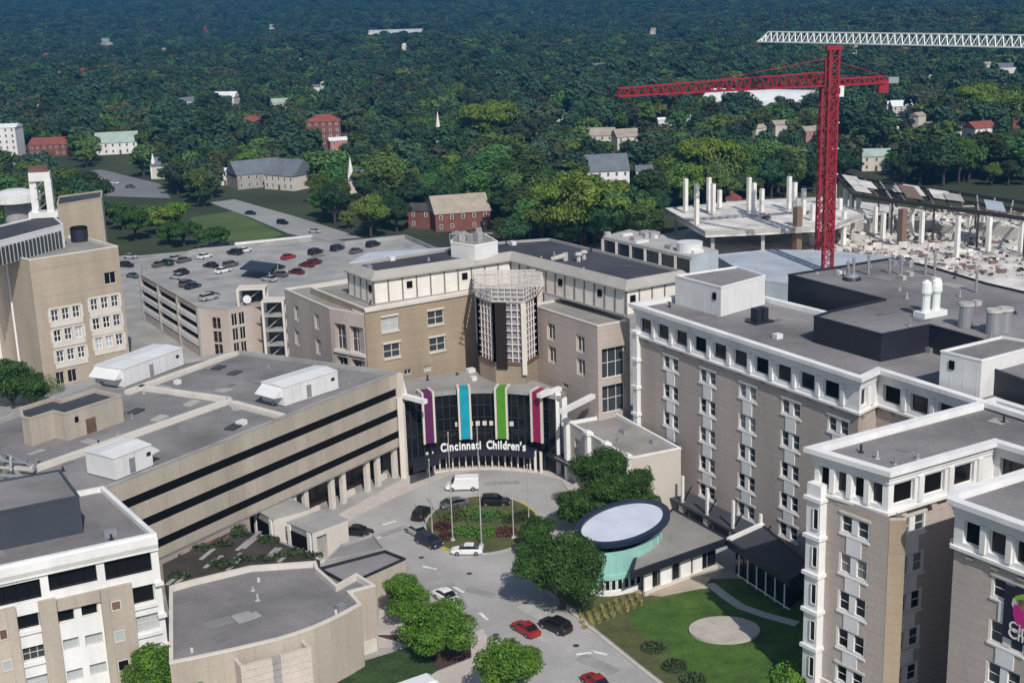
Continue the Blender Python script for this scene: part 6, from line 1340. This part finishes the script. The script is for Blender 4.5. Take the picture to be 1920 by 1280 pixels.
for i, p in enumerate(single):
    cm, tm = protos[i % 6]; s = p[2] / 5.0 * rnd.uniform(1.0, 1.25); plant_tree(cm, tm, (p[0], p[1], -.1), (s, s, min(s * rnd.uniform(.75, 1.15), 1.45)), rnd.random() * 6.28, 'leafy broad crowned tree in the wooded belt beyond the hospital', 'trees beyond the hospital')
for i, (x, y, R, H, mt, lab) in enumerate([(1095, 462, 15, 24, M_L3, 'big yellow green tree behind the dark penthouse roof'), (1015, 440, 9, 17, M_L3, 'rounded bright green tree beside the big yellow green tree'), (1330, 372, 18, 24, M_L3, 'wide yellow green tree behind the construction deck'), (920, 275, 20, 24, M_L3, 'sunlit yellow green tree in the middle woods'), (300, 440, 6, 9.5, M_L3, 'bright green tree at the edge of the playing field'), (330, 425, 5.5, 9, M_L2, 'fresh green tree next to the playing field'), (272, 425, 5, 8, M_L2, 'small fresh green tree near the far car park'), (232, 432, 5, 10, M_L1, 'narrow dark tree behind the tan tower'), (318, 458, 5, 7, M_L1, 'low dark tree behind the garage corner'), (345, 462, 6, 9, M_L1, 'dark bushy tree between the field and the garage'), (255, 452, 6, 12, M_L1, 'dark tree beside the tan tower lane'), (850, 350, 8, 14, M_L3, 'yellow green tree behind the tan roofed house'), (930, 385, 8, 15, M_L3, 'light green tree behind the tan roofed house'), (1840, 232, 22, 22, M_L3, 'broad sunlit tree beyond the steel frame'), (400, 470, 6, 8, M_L1, 'dark hedge like tree behind the garage deck')]):
    cm, tm = tree_meshes(500 + i, R, H, 5200, .55 if R < 10 else .8, .55, mt, 22); plant_tree(cm, tm, G(x, y, 0), (1, 1, 1), i, lab, 'trees beyond the hospital')
rest = [p for p in pts if p not in ss]
FC = bpy.data.collections.new('far_tree_kinds'); WL = [M_LEAF, mat('leaf_teal', (.032, .070, .036), .75, rand=.5, spec=.25), mat('leaf_olive', (.085, .10, .026), .75, rand=.5, spec=.25), M_LEAF, mat('leaf_dusky', (.052, .068, .034), .75, rand=.6, spec=.25), mat('leaf_lime', (.075, .125, .02), .75, rand=.5, spec=.25)]
far = [tree_meshes(400 + i, 5.0, (12.0, 15.5, 10.5, 9.5, 13.5, 11.0)[i], 460, .9, .66, WL[i], (11, 8, 14, 10, 12, 16)[i], one=True) for i in range(6)]
for i, me in enumerate(far): o = bpy.data.objects.new('far_tree', me); FC.objects.link(o)
me = bpy.data.meshes.new('woodland'); me.from_pydata([(p[0], p[1], (terrain_z(p[0], p[1]) if p[1] > 560 else 0) - .2) for p in rest], [], [])
sv = [p[2] / 5.0 * rnd.uniform(.95, 1.3) for p in rest]; at = me.attributes.new('tscale', 'FLOAT_VECTOR', 'POINT'); at.data.foreach_set('vector', [c for s_ in sv for c in (s_, s_, min(s_, .55 + .35 * s_ + .12 * rnd.random()))])
for nm, vals in (('trot', [rnd.random() * 6.283 for _ in rest]),):
    at = me.attributes.new(nm, 'FLOAT', 'POINT'); at.data.foreach_set('value', vals)
at = me.attributes.new('tkind', 'INT', 'POINT'); at.data.foreach_set('value', [rnd.choices((0, 1, 2, 3, 4, 5), (5, 5 + 4 * noise.noise((p[0] / 120, p[1] / 120, 3)), 2 + 3 * max(0, noise.noise((p[0] / 90, p[1] / 90, 9))), 5, 4, 1.5 + 2.5 * max(0, noise.noise((p[0] / 70, p[1] / 70, 5)))))[0] for p in rest])
wo = bpy.data.objects.new('woodland', me); COL.objects.link(wo); tag(wo, 'dense green woodland stretching to the horizon', 'woodland', kind='stuff')
ng = bpy.data.node_groups.new('woodland_scatter', 'GeometryNodeTree'); ng.interface.new_socket('Geometry', in_out='INPUT', socket_type='NodeSocketGeometry'); ng.interface.new_socket('Geometry', in_out='OUTPUT', socket_type='NodeSocketGeometry')
N = ng.nodes; Lk = ng.links; gi = N.new('NodeGroupInput'); gout = N.new('NodeGroupOutput'); iop = N.new('GeometryNodeInstanceOnPoints'); ci = N.new('GeometryNodeCollectionInfo'); ci.inputs['Collection'].default_value = FC; ci.inputs['Separate Children'].default_value = True; ci.inputs['Reset Children'].default_value = True
def attr(nm, ty): a = N.new('GeometryNodeInputNamedAttribute'); a.data_type = ty; a.inputs['Name'].default_value = nm; return a.outputs['Attribute']
cx3 = N.new('ShaderNodeCombineXYZ'); Lk.new(attr('trot', 'FLOAT'), cx3.inputs[2])
Lk.new(gi.outputs[0], iop.inputs['Points']); Lk.new(ci.outputs[0], iop.inputs['Instance']); iop.inputs['Pick Instance'].default_value = True; Lk.new(attr('tkind', 'INT'), iop.inputs['Instance Index']); Lk.new(cx3.outputs[0], iop.inputs['Rotation']); Lk.new(attr('tscale', 'FLOAT_VECTOR'), iop.inputs['Scale']); Lk.new(iop.outputs[0], gout.inputs[0])
md = wo.modifiers.new('scatter', 'NODES'); md.node_group = ng
print('TREES', len(pts), len(rest))
# ------------------------------------------------------------------ haze
HAZE = True
if HAZE:
    hz = MB().box((0, 3600, 160), (9600, 7800, 325)); M = bpy.data.materials.new('haze_air'); M.use_nodes = True; t = M.node_tree; t.nodes.clear()
    out = t.nodes.new('ShaderNodeOutputMaterial'); pv_ = t.nodes.new('ShaderNodeVolumePrincipled'); pv_.inputs['Color'].default_value = (.05, .19, .40, 1); pv_.inputs['Density'].default_value = .00024; pv_.inputs['Anisotropy'].default_value = 0.0
    t.links.new(pv_.outputs[0], out.inputs['Volume']); ho = hz.build('haze', M); ho['kind'] = 'stuff'; ho['label'] = 'thin blue haze over the woods'

# ------------------------------------------------------------------ roof clutter: patches, seams, drains, small vents
def clutter(root, P, z, n, mats, seam=True):
    P = [Vector((p[0], p[1])) for p in P]; xs = [p.x for p in P]; ys = [p.y for p in P]; rr = random.Random(len(P) * 7 + n); e = (P[1] - P[0]).normalized(); an = math.atan2(e.y, e.x); Pin = inset(ccw(P), 1.2); k = 0; t = 0
    while k < n and t < n * 30:
        t += 1; x, y = rr.uniform(min(xs), max(xs)), rr.uniform(min(ys), max(ys))
        if not inpoly(x, y, Pin): continue
        k += 1; q = rr.random()
        if q < .45:
            w_, d_ = rr.uniform(1.2, 5), rr.uniform(.8, 2.6)
            if all(inpoly(x + i * w_ * .6, y + j * w_ * .6, Pin) for i in (-1, 1) for j in (-1, 1)): MB().box((x, y, z + .012 + .002 * k), (w_, d_, .02), an + rr.choice((0, 1.571))).build('roof_patch', rr.choice(mats), root)
        elif q < .8: MB().tube((x, y, z), (x, y, z + rr.uniform(.4, 1.0)), .14, .14, 6).tube((x, y, z + .05), (x, y, z + .1), .35, .3, 8).build('roof_vent', rr.choice((M_STEEL, M_CONC, M_SCREEN)), root)
        else: MB().box((x, y, z + .35), (rr.uniform(.8, 1.5), rr.uniform(.7, 1.2), .7), an).build('roof_curb_box', rr.choice((M_CONC, M_STEEL, M_WPAN)), root)
PT = [mat('roof_patch_dark', (.17, .165, .165), .95, .3, .2), mat('roof_patch_pale', (.36, .35, .34), .95, .3, .2), mat('roof_patch_mid', (.22, .215, .22), .95, .3, .2)]
clutter(SB, SPoly, 17.9, 46, PT); clutter(TA, PA, 29.28, 26, PT); clutter(TB, PB, 29.16, 22, PT); clutter(TC, PC, 29.23, 10, PT); clutter(scr, SP, 32.9, 34, PT); clutter(LWB, LPp, 8.1, 14, PT); clutter(OF, OP, 20.45, 12, PT); clutter(GA, GPp, 11.0, 10, PT)
clutter(CB, PM, 26.7, 8, PT); clutter(PH, Pp, 32.15, 16, [M_ROOFD, mat('roof_patch_slate', (.07, .072, .085), .9)]); clutter(LK, LP, 9.7, 6, PT); clutter(EN, arc + back, 13.8, 8, PT)
